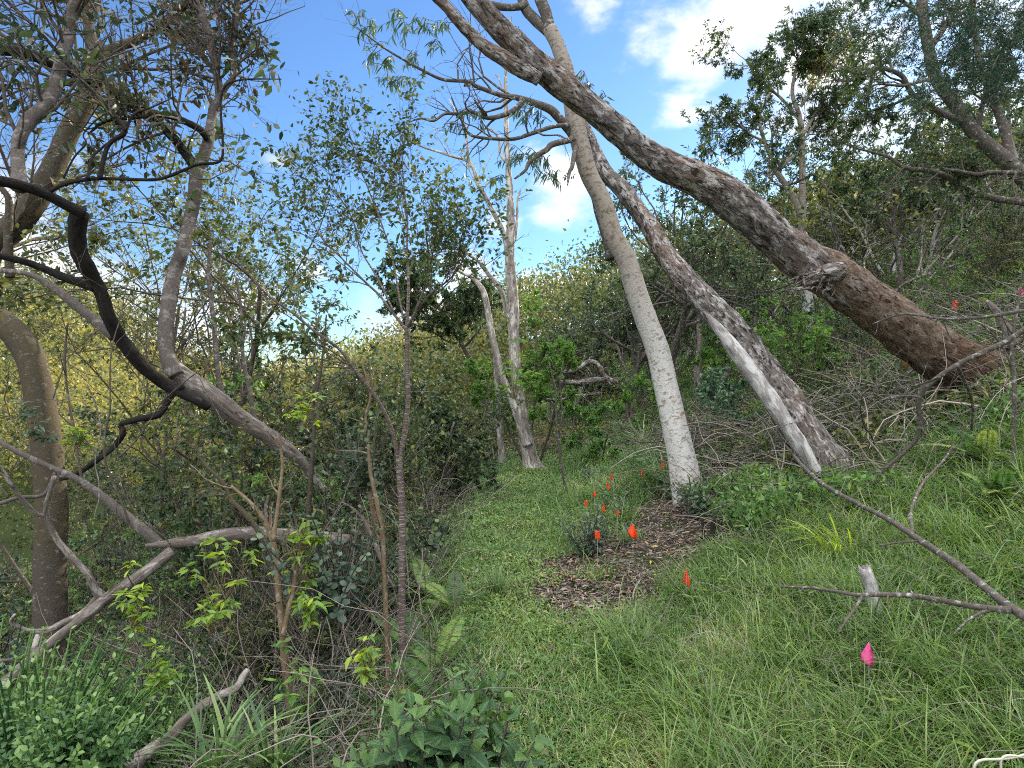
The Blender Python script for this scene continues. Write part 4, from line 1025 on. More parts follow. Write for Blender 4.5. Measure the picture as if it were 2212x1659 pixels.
tree_px(1600, 17, 440, 'many-stemmed crooked grey tree with thin leaves under the thickest leaning trunk', .10, 'crooked_tree', nl=14, k1=7, k2=4, per=5, limbL=(.25, .45), crown0=.4, LL=(.05, .09), leaf=M_olive, bark=B_lich, wig=.28, stems=4, dead=4)
tree_px(1235, 24, 660, 'low dark tree at the left end of the hillside wood, above the trail', .12, 'hillside_tree', nl=14, k1=7, k2=5, per=11, limbL=(.3, .45), crown0=.35, LL=(.09, .14))
tree_px(1410, 22, 560, 'broad dark tree behind the white spotted trunk', .14, 'broad_crowned_tree', nl=14, k1=8, k2=5, per=11, limbL=(.3, .45), crown0=.35, LL=(.09, .14))
tree_px(1152, 12, 640, 'small bright green leafy tree in front of the flared dead tree', .03, 'young_tree', cat='tree', nl=30, k1=8, k2=6, per=17, limbL=(.12, .2), crown0=.42, LL=(.035, .06), leaf=M_bright, bark=B_twig, wig=.06, stems=3)
tree_px(1385, 11.5, 880, 'leafy green shrub climbing left of the white spotted trunk', .02, 'tall_shrub', cat='shrub', nl=14, k1=6, k2=4, per=12, limbL=(.2, .34), crown0=.12, LL=(.05, .09), leaf=M_bright, bark=B_twig, stems=4)
tree_px(1300, 10.8, 900, 'upright vine-covered bush beside the trail end', .02, 'vine_bush', cat='bush', nl=12, k1=6, k2=4, per=11, limbL=(.16, .26), crown0=.1, LL=(.05, .08), leaf=M_cover, bark=B_twig, stems=3)
tree_px(1720, 10, 720, 'light green bush below the torn stub of the thickest trunk', .02, 'round_bush', cat='bush', nl=18, k1=7, k2=4, per=12, limbL=(.3, .5), crown0=.1, LL=(.04, .07), leaf=M_bright, bark=B_twig, stems=5)
tree_px(1820, 12, 690, 'darker bush behind the light green bush under the thickest trunk', .02, 'round_bush', cat='bush', nl=16, k1=7, k2=4, per=10, limbL=(.3, .5), crown0=.1, LL=(.05, .08), leaf=M_bluish, bark=B_twig, stems=5)
tree_px(1560, 8.6, 850, 'leafy shrub between the white spotted trunk and the bleached-strip trunk', .015, 'leafy_shrub', cat='shrub', nl=12, k1=6, k2=4, per=10, limbL=(.3, .5), crown0=.1, LL=(.05, .09), leaf=M_bluish, bark=B_twig, stems=4)
tree_px(1625, 13, 615, 'bright green leafy shrub seen between the two leaning trunks', .02, 'bright_shrub', cat='shrub', nl=12, k1=6, k2=4, per=10, limbL=(.18, .3), crown0=.3, LL=(.06, .1), leaf=M_bright, bark=B_twig, stems=3)
tree_px(700, 4.7, 985, 'dark leafy bush around the lower end of the fallen forked tree', .012, 'leafy_bush', cat='bush', hk=1, nl=16, k1=6, k2=4, per=7, limbL=(.25, .42), crown0=.1, LL=(.035, .06), leaf=M_dark, bark=B_twig, stems=5)
# left side crowns against the sky
tree_px(330, 9.5, 340, 'olive-leaved tree behind the black arching limb', .06, 'olive_tree', nl=24, k1=9, k2=5, per=12, limbL=(.3, .5), crown0=.3, LL=(.04, .075), leaf=M_olive, bark=B_twig, stems=2)
tree_px(520, 8.2, 400, 'thin olive-leaved tree right of the upright grey stem', .05, 'olive_tree', nl=24, k1=9, k2=5, per=12, limbL=(.28, .45), crown0=.3, LL=(.045, .075), leaf=M_olive, bark=B_twig, stems=3)
tree_px(150, 9, 500, 'small-leaved tree behind the stout olive trunk', .05, 'olive_tree', nl=24, k1=9, k2=5, per=12, limbL=(.3, .45), crown0=.3, LL=(.04, .07), leaf=M_olive, bark=B_twig, stems=2)
tree_px(660, 10, 600, 'slim tree with a loose dark crown left of the banded tree', .05, 'loose_tree', nl=24, k1=9, k2=5, per=12, limbL=(.26, .42), crown0=.3, LL=(.045, .08), leaf=M_dark, bark=B_grey, stems=2)
tree_px(800, 12, 790, 'dark glossy broad-leaved tree behind the banded tree', .05, 'glossy_tree', nl=14, k1=7, k2=5, per=10, limbL=(.26, .42), crown0=.2, LL=(.07, .12), leaf=M_dark, bark=B_grey, stems=3)
tree_px(935, 9.5, 860, 'dark leafy tree in the thicket between the banded tree and the dead trees', .04, 'thicket_tree', nl=14, k1=7, k2=5, per=9, limbL=(.28, .42), crown0=.15, LL=(.06, .1), leaf=M_dark, bark=B_grey, stems=3)
tree_px(1010, 15, 800, 'mid green tree at the back of the thicket beside the dead trees', .05, 'thicket_tree', nl=14, k1=7, k2=5, per=9, limbL=(.28, .42), crown0=.15, LL=(.07, .11), leaf=M_olive, bark=B_grey, stems=3)

# --- copied trees and shrubs
far_loc = (0, -400, 0)
kinds = []
for i, (lf, bk, st, nl, per) in enumerate([(M_dark, B_lich, 1, 12, 9), (M_olive, B_lich, 2, 12, 8), (M_sun_tint, B_grey, 1, 12, 9), (M_dark, B_white, 3, 10, 6), (M_olive, B_dead, 4, 10, 3)]):
    kinds.append(dict(H=5.2, tr=.07, bark=bk, leaf=lf, nl=nl, k1=6, k2=5, per=per, LL=(.09, .15), limbL=(.25, .42), crown0=.4, stems=st, wig=.13, dead=3 if st > 2 else 1))
protos = {}


def place(kind, key, name, label, cat, loc, rz, s, group):
    REG.append([name, group, loc])
    r = _place(kind, key, name, label, cat, loc, rz, s, group)
    REG[-1].append(r); return r


def _place(kind, key, name, label, cat, loc, rz, s, group):
    if key not in protos:
        protos[key] = full_tree(name, label, cat, (0, 0, 0), group=group, **kind)
        r = protos[key]; r['group'] = group; r.location = tuple(float(v) for v in loc); r.rotation_euler = (0, 0, rz); r.scale = (s, s, s); return r
    return copy_tree(protos[key], loc, rz, s, label, group)


rs = np.random.default_rng(21)
KN = ['slender_tree', 'two_stemmed_tree', 'sun_tinted_tree', 'white_stemmed_tree', 'bare_stemmed_tree']
KLAB = ['dark-crowned slender tree in the crowded wood covering the right hillside', 'two-stemmed olive tree in the crowded wood covering the right hillside',
        'sun-tinted golden tree in the crowded wood high on the right hillside', 'white-stemmed tree with several thin trunks in the wood on the right hillside', 'half-bare bushy tree of many pale stems on the right hillside']
n = 0
while n < 108:
    Y = rs.uniform(13, 42); px = rs.uniform(1180, 2260) if n % 4 else rs.uniform(1750, 2260)
    if px < 1500 and Y < 20: continue
    if px < 1330 and Y < 27: continue
    if 1650 < px < 1830 and Y < 17: continue
    loc = col(px, Y)
    if loc[0] - xc(Y) < 3.2: continue
    k = int(rs.choice(5, p=[.26, .22, .04, .24, .24])) if Y < 26 else int(rs.choice([0, 1, 2], p=[.5, .35, .15]))
    s = rs.uniform(.6, 1.0) * (1 if px < 1650 else 1.05)
    place(kinds[k], 'k%d' % k, KN[k], KLAB[k], 'tree', loc, rs.uniform(0, 6.28), s, 'trees of the right hillside wood: ' + KN[k].replace('_', ' '))
    n += 1
# thin stems and dark trees in the hollow at the trail end and left behind it
CL = ['slim dark-leaved tree in the shaded wood beyond the trail end', 'slim olive tree in the shaded wood beyond the trail end']
for i in range(34):
    Y = rs.uniform(17, 34); px = rs.uniform(640, 1480)
    loc = col(px, Y); k = int(rs.choice([0, 1]))
    place(kinds[k], 'k%d' % k, KN[k], CL[k], 'tree', loc, rs.uniform(0, 6.28), rs.uniform(.45, .72) * (.72 if px < 1150 else 1), 'trees beyond the trail end: ' + KN[k].replace('_', ' '))
LL_ = ['slim dark-leaved tree standing far down the left slope', 'slim olive tree standing far down the left slope', 'sun-tinted yellow tree standing far down the left slope']
for i in range(17):
    Y = rs.uniform(14, 40); px = rs.uniform(-100, 900)
    loc = col(px, Y); k = int(rs.choice([0, 1, 2], p=[.3, .3, .4]))
    place(kinds[k], 'k%d' % k, KN[k], LL_[k], 'tree', loc, rs.uniform(0, 6.28), rs.uniform(.6, .95), 'trees down the left slope: ' + KN[k].replace('_', ' '))

skinds = [dict(H=2.3, tr=.018, bark=B_twig, leaf=lf, nl=11, k1=6, k2=4, per=per, LL=LLL, limbL=(.22, .4), crown0=.15, stems=5, wig=.12, kind=kd, wr=w, dead=6) for lf, per, LLL, kd, w in
          [(M_dark, 7, (.04, .07), 'oval', .5), (M_silver, 6, (.045, .07), 'round', .75), (M_olive, 7, (.03, .055), 'oval', .45), (M_yg, 5, (.035, .06), 'oval', .45), (M_cover, 7, (.03, .06), 'oval', .5)]]
SN = ['dark_shrub', 'silvery_shrub', 'olive_shrub', 'yellow_green_shrub', 'green_shrub']
SL = ['dark small-leaved shrub in the tangled thicket on the left slope', 'round-leaved silvery green shrub in the tangled thicket on the left slope', 'olive shrub in the tangled thicket on the left slope',
      'yellow-green shrub with thin stems in the tangled thicket on the left slope', 'fresh green shrub in the tangled thicket on the left slope']
n = 0
while n < 62:
    Y = rs.uniform(4.2, 15); px = rs.uniform(-60, 900 if Y < 8 else 960)
    loc = col(px, Y)
    if loc[0] - xc(Y) > -1.25: continue
    k = int(rs.choice(5, p=[.3, .2, .22, .1, .18]))
    s = rs.uniform(.5, .85) if Y < 6 else rs.uniform(.7, 1.3)
    place(skinds[k], 's%d' % k, SN[k], SL[k], 'shrub', loc, rs.uniform(0, 6.28), s, 'shrubs of the left thicket: ' + SN[k].replace('_', ' '))
    n += 1
RL = ['dark low shrub on the right slope above the flags', 'silvery low shrub on the right slope', 'olive low shrub on the right slope', 'yellow-green low shrub on the right slope', 'fresh green low shrub on the right slope']
n = 0
while n < 64:
    Y = rs.uniform(8.5, 22); px = rs.uniform(1300, 2260)
    loc = col(px, Y)
    if loc[0] - xc(Y) < 2.2: continue
    k = int(rs.choice([0, 2, 4], p=[.35, .3, .35]))
    place(skinds[k], 's%d' % k, SN[k], RL[k], 'shrub', loc, rs.uniform(0, 6.28), rs.uniform(.35, .9), 'low shrubs of the right slope: ' + SN[k].replace('_', ' '))
    n += 1

# ------------------------------------------------------------ ground cover nobody could count


def scatter(N, Y0, Y1, dmin, dmax, p=1.0, rg=R8):
    """points seen by the camera, denser close by; d = distance from the trail axis"""
    out = []; c = 0
    while c < N:
        m = N * 2
        Y = Y0 * (Y1 / Y0) ** (rg.random(m) ** p)
        X = rg.uniform(-.98, .98, m) * Y
        d = X - xc(Y); k = (d > dmin) & (d < dmax)
        X, Y = X[k], Y[k]; out.append(np.stack([X, Y, gz(X, Y)], -1)); c += len(X)
    return np.concatenate(out)[:N]


pb = on_ground(1300, 1290); pc = on_ground(1440, 1130); pd = on_ground(1330, 1220)


def bare(P):
    """1 where bare soil and litter show"""
    def el(c, rx, ry): return np.exp(-(((P[:, 0] - c[0]) / rx) ** 2 + ((P[:, 1] - c[1]) / ry) ** 2))
    m = np.maximum.reduce([1.0 * el(pb, .46, .52), el(pd, .42, .8), el(pc, .55, 1.0), .8 * el(on_ground(1560, 1060), .6, .8)])
    return np.clip(m * 1.6 - .1 + 1.3 * fbm(P * np.array([2.6, 2.6, 0]) + 3, 4) * (m > .05), 0, 1)


def trail(P):
    d = np.abs(P[:, 0] - xc(P[:, 1]) + .12); return 1 - sst(.22, .6, d)


# grass
P = scatter(190000, 1.9, 16, -1.5, 14, .9)
w1 = .5 + .5 * fbm(P * np.array([1.1, 1.1, 0]), 3)
d = P[:, 0] - xc(P[:, 1])
dens = (1 - .97 * np.clip(bare(P) * 1.3, 0, 1)) * (1 - .86 * trail(P) * sst(2.6, 3.8, P[:, 1])) * np.where(d < -.35, .35, 1) * (1 - .94 * sst(3.3, 5.0, P[:, 1]) * sst(1.1, 1.9, d)) * (.55 + w1 * .6)
dens = dens * np.where(fbm(P * np.array([2.1, 2.1, 0]) + 90, 3) > -.17, 1, .22) * (1 - .35 * sst(1.0, 3, d))
P = P[R8.random(len(P)) < dens]
N = len(P); d = P[:, 0] - xc(P[:, 1])
cl = nrm(np.stack([fbm(P * 2.3 + 9, 2), fbm(P * 2.3 + 40, 2)], -1)); az = np.arctan2(cl[:, 1], cl[:, 0]) + R8.normal(size=N) * 1.1
L = R8.uniform(.08, .36, N) * (.6 + .9 * np.clip(fbm(P * np.array([1.9, 1.9, 0]) + 71, 3) + .4, 0, 1)) * (.6 + .55 * w1[:1].mean()) * (1 - .6 * trail(P)) * (.75 + .5 * (.5 + fbm(P * .9 + 3, 2)))
mb = MB(); rr = np.clip(.33 + .9 * fbm(P * np.array([.8, .8, 0]) + 20, 3) + .42 * sst(.1, .22, fbm(P * np.array([1.8, 1.8, 0]) + 120, 3)) + R8.normal(size=N) * .26, 0, 1)
mb.blades(P - np.array([0, 0, .01]), az, L, R8.uniform(.05, .8, N), R8.uniform(.3, 1.7, N), R8.uniform(.0014, .0042, N) * (1 + P[:, 1] * .07), rr)
Pw = scatter(22000, 1.9, 12, .05, 12, .9); Pw = Pw[R8.random(len(Pw)) > np.clip(bare(Pw) * 1.4 + .9 * trail(Pw), 0, 1)]; Nw = len(Pw)
mb.blades(Pw, R8.uniform(0, 6.28, Nw), R8.uniform(.16, .42, Nw), R8.uniform(.05, .7, Nw), R8.uniform(.5, 1.9, Nw), R8.uniform(.0028, .0055, Nw), np.clip(.5 + R8.normal(size=Nw) * .2, 0, .85), seg=5)
Cn = scatter(420, 2.0, 5.2, .25, 8, .9); Cn = Cn[R8.random(len(Cn)) > 1.2 * bare(Cn) + .5 * trail(Cn)]            # longer arching clumps
ic = np.repeat(np.arange(len(Cn)), 46); Nc = len(ic); Pk = Cn[ic] + R8.normal(size=(Nc, 3)) * np.array([.035, .035, 0]); sz = R8.uniform(.5, 1.25, len(Cn))[ic]
mb.blades(Pk, R8.uniform(0, 6.28, Nc), R8.uniform(.2, .42, Nc) * sz, R8.uniform(.05, .6, Nc), R8.uniform(.7, 2.0, Nc), R8.uniform(.0018, .0045, Nc), np.clip(R8.uniform(.2, .75, len(Cn))[ic] + R8.normal(size=Nc) * .12, 0, 1), seg=6)
Pt = scatter(60000, 2.6, 14, -1.3, 1.2, .9); Pt = Pt[R8.random(len(Pt)) > 1.3 * bare(Pt) - .15]; Nt = len(Pt)
mb.blades(Pt, R8.uniform(0, 6.28, Nt), R8.uniform(.04, .13, Nt), R8.uniform(.1, .9, Nt), R8.uniform(.4, 1.7, Nt), R8.uniform(.0012, .003, Nt) * (1 + Pt[:, 1] * .07), np.clip(.62 + R8.normal(size=Nt) * .2, 0, 1), seg=3)
mb.build('grass', M_grass)['kind'] = 'stuff'
tag(bpy.data.objects['grass'], 'long tangled green grass over the right bank and trail edge', 'grass')

# low creeping cover with small leaves on the trail and banks
P = scatter(190000, 2.0, 15, -1.9, 9, .85)
b_ = bare(P); tr_ = trail(P)
hh = (.05 + .22 * np.clip(fbm(P * 1.7 + 2, 3) + .3, 0, 1)) * (1 - .75 * tr_) * (1 + .6 * (P[:, 1] > 8))
k = R8.random(len(P)) < (1 - 1.25 * b_) * np.where((fbm(P * np.array([2.1, 2.1, 0]) + 90, 3) > -.17) | (tr_ > .3), 1, .45) * np.where(P[:, 1] < 5, .55, 1)
P = P[k]; hh = hh[k]; N = len(P)
mb = MB(); P = P + np.stack([np.zeros(N), np.zeros(N), hh * R8.random(N) ** .6 + .006], -1)
dd = nrm(R8.normal(size=(N, 3)) * np.array([1, 1, .35]) + np.array([0, 0, .1]))
mb.leaves(P, dd, np.array([0, 0, 1]) + .45 * R8.normal(size=(N, 3)), R8.uniform(.014, .038, N) * (1 + P[:, 1] * .04), 'diamond', .42, np.clip(.46 + .16 * trail(P) - .26 * sst(3.8, 6, P[:, 1]) * sst(1.1, 2, P[:, 0] - xc(P[:, 1])) + .6 * fbm(P * np.array([1.3, 1.3, 0]) + 50, 3) + R8.normal(size=N) * .2, 0, 1))  # leaf colour darkened up the right slope, standing in for shadow there
tag(mb.build('ground_cover', M_cover), 'small creeping leaves carpeting the trail and its banks', 'ground cover', kind='stuff')

# wide-bladed basket grass among the thin blades
P = scatter(9000, 1.9, 11, .0, 12, .85); P = P[R8.random(len(P)) > np.clip(bare(P) * 1.3 + .8 * trail(P), 0, 1)]; N = len(P)
P = P + np.stack([np.zeros(N), np.zeros(N), R8.uniform(.02, .22, N)], -1)
mb = MB(); mb.leaves(P, nrm(R8.normal(size=(N, 3)) * np.array([1, 1, .3]) + np.array([0, 0, .15])), np.array([0, 0, 1]) + .4 * R8.normal(size=(N, 3)), R8.uniform(.045, .10, N), 'oval', .13)
tag(mb.build('weeds', M_cover), 'broad-bladed weeds mixed into the grass', 'weeds', kind='stuff')

# leaf litter
P = scatter(90000, 2.3, 16, -1.2, 10, .85); k = R8.random(len(P)) < np.clip(bare(P) * 1.2 + .06 + .25 * (fbm(P * np.array([2.1, 2.1, 0]) + 90, 3) < -.17) + .5 * sst(3.8, 6, P[:, 1]) * sst(1.1, 2, P[:, 0] - xc(P[:, 1])) * (.5 + fbm(P * np.array([.9, .9, 0]), 2)), 0, 1); P = P[k]; N = len(P)
P = P + np.stack([np.zeros(N), np.zeros(N), R8.uniform(.003, .02, N)], -1)
mb = MB(); mb.leaves(P, nrm(R8.normal(size=(N, 3)) * np.array([1, 1, .15])), np.array([0, 0, 1]) + .35 * R8.normal(size=(N, 3)), R8.uniform(.02, .075, N), 'oval', .26)
tag(mb.build('leaf_litter', M_litter), 'brown fallen leaves and chips on the bare soil by the flags', 'leaf litter', kind='stuff')
P = scatter(9000, 2.3, 14, -1.2, 6, .85); k = R8.random(len(P)) < np.clip(bare(P) * 1.2 + .02, 0, 1); P = P[k]; N = len(P)
a = R8.uniform(0, 6.28, N); L = R8.uniform(.03, .16, N)
Q = P[:, None] + np.linspace(-.5, .5, 4)[None, :, None] * (np.stack([np.cos(a), np.sin(a), R8.normal(size=N) * .12], -1) * L[:, None])[:, None] + np.array([0, 0, .012]) + R8.normal(size=(N, 4, 3)) * .003
mb = MB(); mb.tubes(Q, np.full((N, 4), .0016) * R8.uniform(.6, 2, N)[:, None], 4)
tag(mb.build('twig_litter', M_dead), 'thin broken twigs strewn over the bare soil', 'twigs', kind='stuff')

# undergrowth on both slopes: leaves plus dead stems


def undergrowth(name, label, N, Y0, Y1, dmin, dmax, m, hmax, Lr, dead, wr=.42, seed=0, p=.8):
    P = scatter(N, Y0, Y1, dmin, dmax, p); sc_ = 1 + P[:, 1] * .035
    cl = fbm(P * np.array([.9, .9, 0]) + seed, 3) + .5
    h = np.clip(cl, .08, 1.2) * hmax * (.7 + P[:, 1] * .03)
    u = R8.random(len(P)) ** .55
    Q = P + np.stack([0 * u, 0 * u, h * u], -1)
    keep = fbm(Q * 3.1 + seed, 2) > -.16
    Q = Q[keep]; sc_ = sc_[keep]; n_ = len(Q)
    mb = MB(); mb.leaves(Q, nrm(R8.normal(size=(n_, 3)) + np.array([0, 0, -.1])), np.array([0, 0, 1]) + .6 * R8.normal(size=(n_, 3)), R8.uniform(Lr[0], Lr[1], n_) * sc_, 'diamond', wr,
                         np.clip(.45 + .9 * fbm(Q * .8 + seed + 7, 3) + R8.normal(size=n_) * .2, 0, 1))
    tag(mb.build(name, m), label, 'undergrowth', kind='stuff')
    if dead:
        P = scatter(dead, Y0, Y1, dmin, dmax, p); n_ = len(P)
        d = nrm(R8.normal(size=(n_, 3)) * np.array([1, 1, .5]) + np.array([0, 0, .55])); L = R8.uniform(.3, 1.3, n_) * hmax * 1.3
        Q = [P - np.array([0, 0, .05])]
        for j in range(6):
            d = nrm(d + .16 * R8.normal(size=(n_, 3)) + np.array([0, 0, -.05])); Q.append(Q[-1] + d * (L / 6)[:, None])
        mb = MB(); mb.tubes(np.stack(Q, 1), (R8.uniform(.0015, .006, n_) * (1 + P[:, 1] * .05))[:, None] * np.linspace(1, .4, 7)[None], 4)
        tag(mb.build('dead_stems', M_dead), 'dry leafless stems tangled through the ' + label.split(' on ')[-1], 'dead stems', kind='stuff')


undergrowth('slope_undergrowth', 'mixed low leafy growth on the right slope', 200000, 4.7, 34, 1.5, 60, M_cover, .42, (.035, .07), 7000, seed=3)
undergrowth('slope_undergrowth', 'dark low leafy growth on the shaded parts of the right slope', 70000, 5.5, 40, 2.2, 60, M_olive, .5, (.04, .08), 0, seed=13)
undergrowth('thicket_undergrowth', 'dark tangled growth filling the thicket on the left slope', 130000, 3.3, 24, -50, -1.3, M_olive, .8, (.03, .06), 6500, seed=23)
undergrowth('thicket_undergrowth', 'paler leafy growth through the thicket on the left slope', 70000, 3.0, 24, -50, -1.2, M_bluish, .7, (.03, .055), 0, seed=33)

def strands(name, label, N, Y0, Y1, dmin, dmax, L, rad, up, m, seed):
    P = scatter(N, Y0, Y1, dmin, dmax, .8); P = P[R8.random(len(P)) > .9 * trail(P)]; n_ = len(P)
    P = P[fbm(P * np.array([.8, .8, 0]) + seed, 2) > -.2]; n_ = len(P)
    d = nrm(R8.normal(size=(n_, 3)) * np.array([1, 1, .4]) + np.array([0, 0, up])); l = R8.uniform(L[0], L[1], n_)
    Q = [P + np.array([0, 0, 1]) * R8.uniform(-.03, .25, n_)[:, None]]
    for j in range(7):
        d = nrm(d + .17 * R8.normal(size=(n_, 3)) + np.array([0, 0, -.09])); Q.append(Q[-1] + d * (l / 7)[:, None])
    Q = np.stack(Q, 1); Q[:, :, 2] = np.maximum(Q[:, :, 2], gz(Q[:, :, 0], Q[:, :, 1]) + .01)
    mb = MB(); r_ = R8.uniform(rad[0], rad[1], n_) * (1 + P[:, 1] * .05); A = np.clip(R8.normal(size=n_) * .25 + .6, 0, 1)
    mb.tubes(Q, r_[:, None] * np.linspace(1, .35, 8)[None], 4, rnd=A)
    P2, R2 = grow(Q, r_[:, None] * np.linspace(1, .35, 8)[None], 1.3, tr=(.2, .9), L=(.2, .5), ang=(25, 65), n=5, wig=.15, rr=.6); mb.tubes(P2, R2, 3)
    tag(mb.build(name, m), label, 'dead stems', kind='stuff')


strands('dry_brush', 'dry grey twigs and brush tangled over the right slope around the trunk bases', 3800, 5.2, 15, 1.7, 14, (.3, 1.2), (.002, .008), .35, M_dead, 4)
strands('dry_brush', 'dry tan stems and vines tangled through the near left thicket', 2400, 2.3, 9, -9, -.75, (.3, 1.2), (.0012, .005), .8, M_dead, 8)
strands('dry_grass', 'straw-coloured dry strands lying through the green grass', 1800, 2.0, 7, .3, 7, (.15, .5), (.0007, .0015), .5, M_dead, 9)

undergrowth('hollow_undergrowth', 'low shaded growth closing over the end of the trail', 40000, 13, 36, -6, 3, M_olive, .3, (.03, .06), 600, seed=43)

# far wood on the opposite side of the valley and over the hilltops: reads as one mass


def far_wood(name, label, n, Y0, Y1, X0, X1, m, seed, per=75, flt=None):
    rg = np.random.default_rng(seed)
    Y = Y0 * (Y1 / Y0) ** rg.random(n); X = rg.uniform(X0, X1, n) * Y
    if flt is not None: k = flt(X, Y); X, Y = X[k], Y[k]; n = len(X)
    C = np.stack([X, Y, gz(X, Y)], -1); r = rg.uniform(1.5, 3.2, n) * (1 + Y / 130); C[:, 2] += r * rg.uniform(.8, 1.6, n)
    idx = np.repeat(np.arange(n), per); dn = nrm(rg.normal(size=(n * per, 3)) * np.array([1, 1, .8]) + np.array([0, -.25, .25]))
    rad = r[idx] * rg.uniform(.45, 1.05, len(idx)); Q = C[idx] + dn * rad[:, None] * np.array([1, 1, .75])
    Q = Q + .5 * np.stack([fbm(Q * .8, 2), fbm(Q * .8 + 9, 2), fbm(Q * .8 + 19, 2)], -1)
    mb = MB(); mb.leaves(Q, nrm(rg.normal(size=(len(idx), 3)) + dn), dn + .5 * rg.normal(size=(len(idx), 3)), rg.uniform(.003, .0065, len(idx)) * Q[:, 1] + .1, 'diamond', .6,
                         np.clip(rg.random(n)[idx] * .7 + rg.random(len(idx)) * .3, 0, 1))
    tag(mb.build(name, m), label, 'wood', kind='stuff')


far_wood('far_forest', 'sun-tinted golden green wood covering the opposite side of the valley', 1500, 45, 210, -1.05, .1, M_sun_tint, 5, flt=lambda X, Y: (X - xc(Y)) < 4)
far_wood('far_forest', 'darker wood on the hilltop beyond the trail', 1600, 38, 150, -.35, 1.0, M_olive, 6, flt=lambda X, Y: (X - xc(Y)) > -6)

# ------------------------------------------------------------ plants that stand out


def fern(label, loc, n, L, el=(.5, 1.1), az0=0, azr=6.28, leaf=None, group=None):
    root = thing('fern', label, 'fern', loc, group); mb = MB(); ms = MB()
    for i in range(n):
        az = az0 + R8.uniform(-azr / 2, azr / 2); l = L * R8.uniform(.75, 1.2); t = np.linspace(0, 1, 22)
        e = R8.uniform(*el) - 1.0 * t ** 1.5
        st = l / 21; h = np.cumsum(np.cos(e)) * st; z = np.cumsum(np.sin(e)) * st
        P = np.array(loc) + np.stack([h * math.cos(az), h * math.sin(az), z], -1)
        ms.tubes(P[None], np.linspace(.0022, .0006, 22)[None], 4)
        tg = nrm(np.gradient(P, axis=0)); sd = nrm(np.cross(tg, [0, 0, 1])); up = np.cross(sd, tg)
        m = 38; tt = np.linspace(.08, .99, m); Pi = np.stack([np.interp(tt, t, P[:, k]) for k in range(3)], -1)
        ti = np.stack([np.interp(tt, t, tg[:, k]) for k in range(3)], -1); si = np.stack([np.interp(tt, t, sd[:, k]) for k in range(3)], -1); ui = np.stack([np.interp(tt, t, up[:, k]) for k in range(3)], -1)
        ll = l * .17 * np.sin(np.pi * np.clip(tt * .92 + .12, 0, 1)) ** .8 + .002
        rv = R8.random()
        for s_ in (1, -1): mb.leaves(Pi, s_ * si + .25 * ti, ui + .15 * R8.normal(size=(m, 3)), ll, 'diamond', .28, np.clip(np.full(m, rv) + R8.normal(size=m) * .1, 0, 1))
    ms.build('frond_stems', B_tan, root); mb.build('fronds', leaf or M_fern, root)
    return root


for lab, px, py, n, L, a0, ar, lf in [
    ('bright sword fern standing upright beside the foot of the banded tree', 948, 1470, 5, .36, 1.6, 2.5, None),
    ('yellow-green fern with narrow fronds arching low right of the banded tree', 905, 1440, 5, .42, 2.4, 2.2, None),
    ('small fern leaning down behind the broad-leaved plant', 955, 1545, 4, .34, 2.6, 1.6, None),
    ('spreading fern left of the short mossy stick', 925, 1300, 9, .42, 2.6, 3.2, None),
    ('fern clump against the lower end of the short mossy stick', 985, 1330, 7, .36, 2.0, 4, None),
    ('dark fern tucked behind the spreading fern by the trail', 930, 1235, 8, .42, 2.6, 4, M_cover),
    ('fern under the crooked hooked branch on the right', 2130, 1010, 7, .42, 3.2, 3, M_cover),
    ('fern fan in the grass near the upright dead sapling', 2160, 1100, 6, .36, 3.2, 2.4, M_cover),
    ('fern on the bank just behind the pale broken stub', 2150, 680, 6, .5, 3.2, 3, M_cover)]:
    fern(lab, on_ground(px, py) + np.array([0, 0, .02]), n, L, az0=a0, azr=ar, leaf=lf)


def tuft(label, loc, n, L, w, m=None, name='grass_tuft', cat='grass tuft', az=None, lean=(.05, .5), bend=(.6, 1.9)):
    root = thing(name, label, cat, loc)
    mb = MB(); P = np.array(loc) + R8.normal(size=(n, 3)) * np.array([.02, .02, 0]) * (L / .3)
    a = R8.uniform(0, 6.28, n) if az is None else az + R8.normal(size=n) * .8
    mb.blades(P, a, R8.uniform(.55, 1.1, n) * L, R8.uniform(*lean, n), R8.uniform(*bend, n), R8.uniform(.6, 1.2, n) * w, seg=7)
    mb.build('blades', m or M_tuft, root); return root


for args in [
    ('neat fine-bladed grass tuft beside the short mossy stick', (1068, 1285), 130, .30, .003, M_tuft),
    ('large fountain of grass left of the spotted trunk base', (1425, 1062), 260, .62, .004, M_tuft),
    ('grass fountain on the bank behind the furthest flags', (1395, 985), 240, .75, .005, M_tuft),
    ('tall grass clump between the trail and the furthest flags', (1275, 1010), 260, .7, .005, M_tuft),
    ('small arching grass tuft around the orange flag on the bare soil', (1352, 1178), 90, .28, .003, M_tuft),
    ('bright broad-bladed tuft below the cluster of small flags', (1322, 1128), 26, .26, .008, M_sword),
    ('broad-bladed tuft around the flag left of the grass fountain', (1312, 1085), 30, .3, .009, M_tuft),
    ('bright yellow-green sword-leaved clump left of the short splintered stump', (1815, 1225), 34, .52, .009, M_sword),
    ('arching long-bladed tuft around the nearest pink flag', (1875, 1400), 60, .5, .005, M_tuft),
    ('long grass clump growing at the foot of the short splintered stump', (1905, 1345), 90, .42, .004, M_tuft),
    ('dark strap-leaved clump at the bottom left beside the gnarled branch', (480, 1700), 60, .5, .011, M_tuft),
    ('second strap-leaved clump at the bottom edge', (590, 1690), 50, .42, .010, M_tuft)]:
    lab, (px, py), n, L, w, m = args
    g = on_ground(px, py) if py < 1600 else None
    if g is None:
        Yq = 2.55; g = at(px, py, Yq)
    tuft(lab, g, n, L, w, m, az=math.pi if 'sword-leaved' in lab else None)


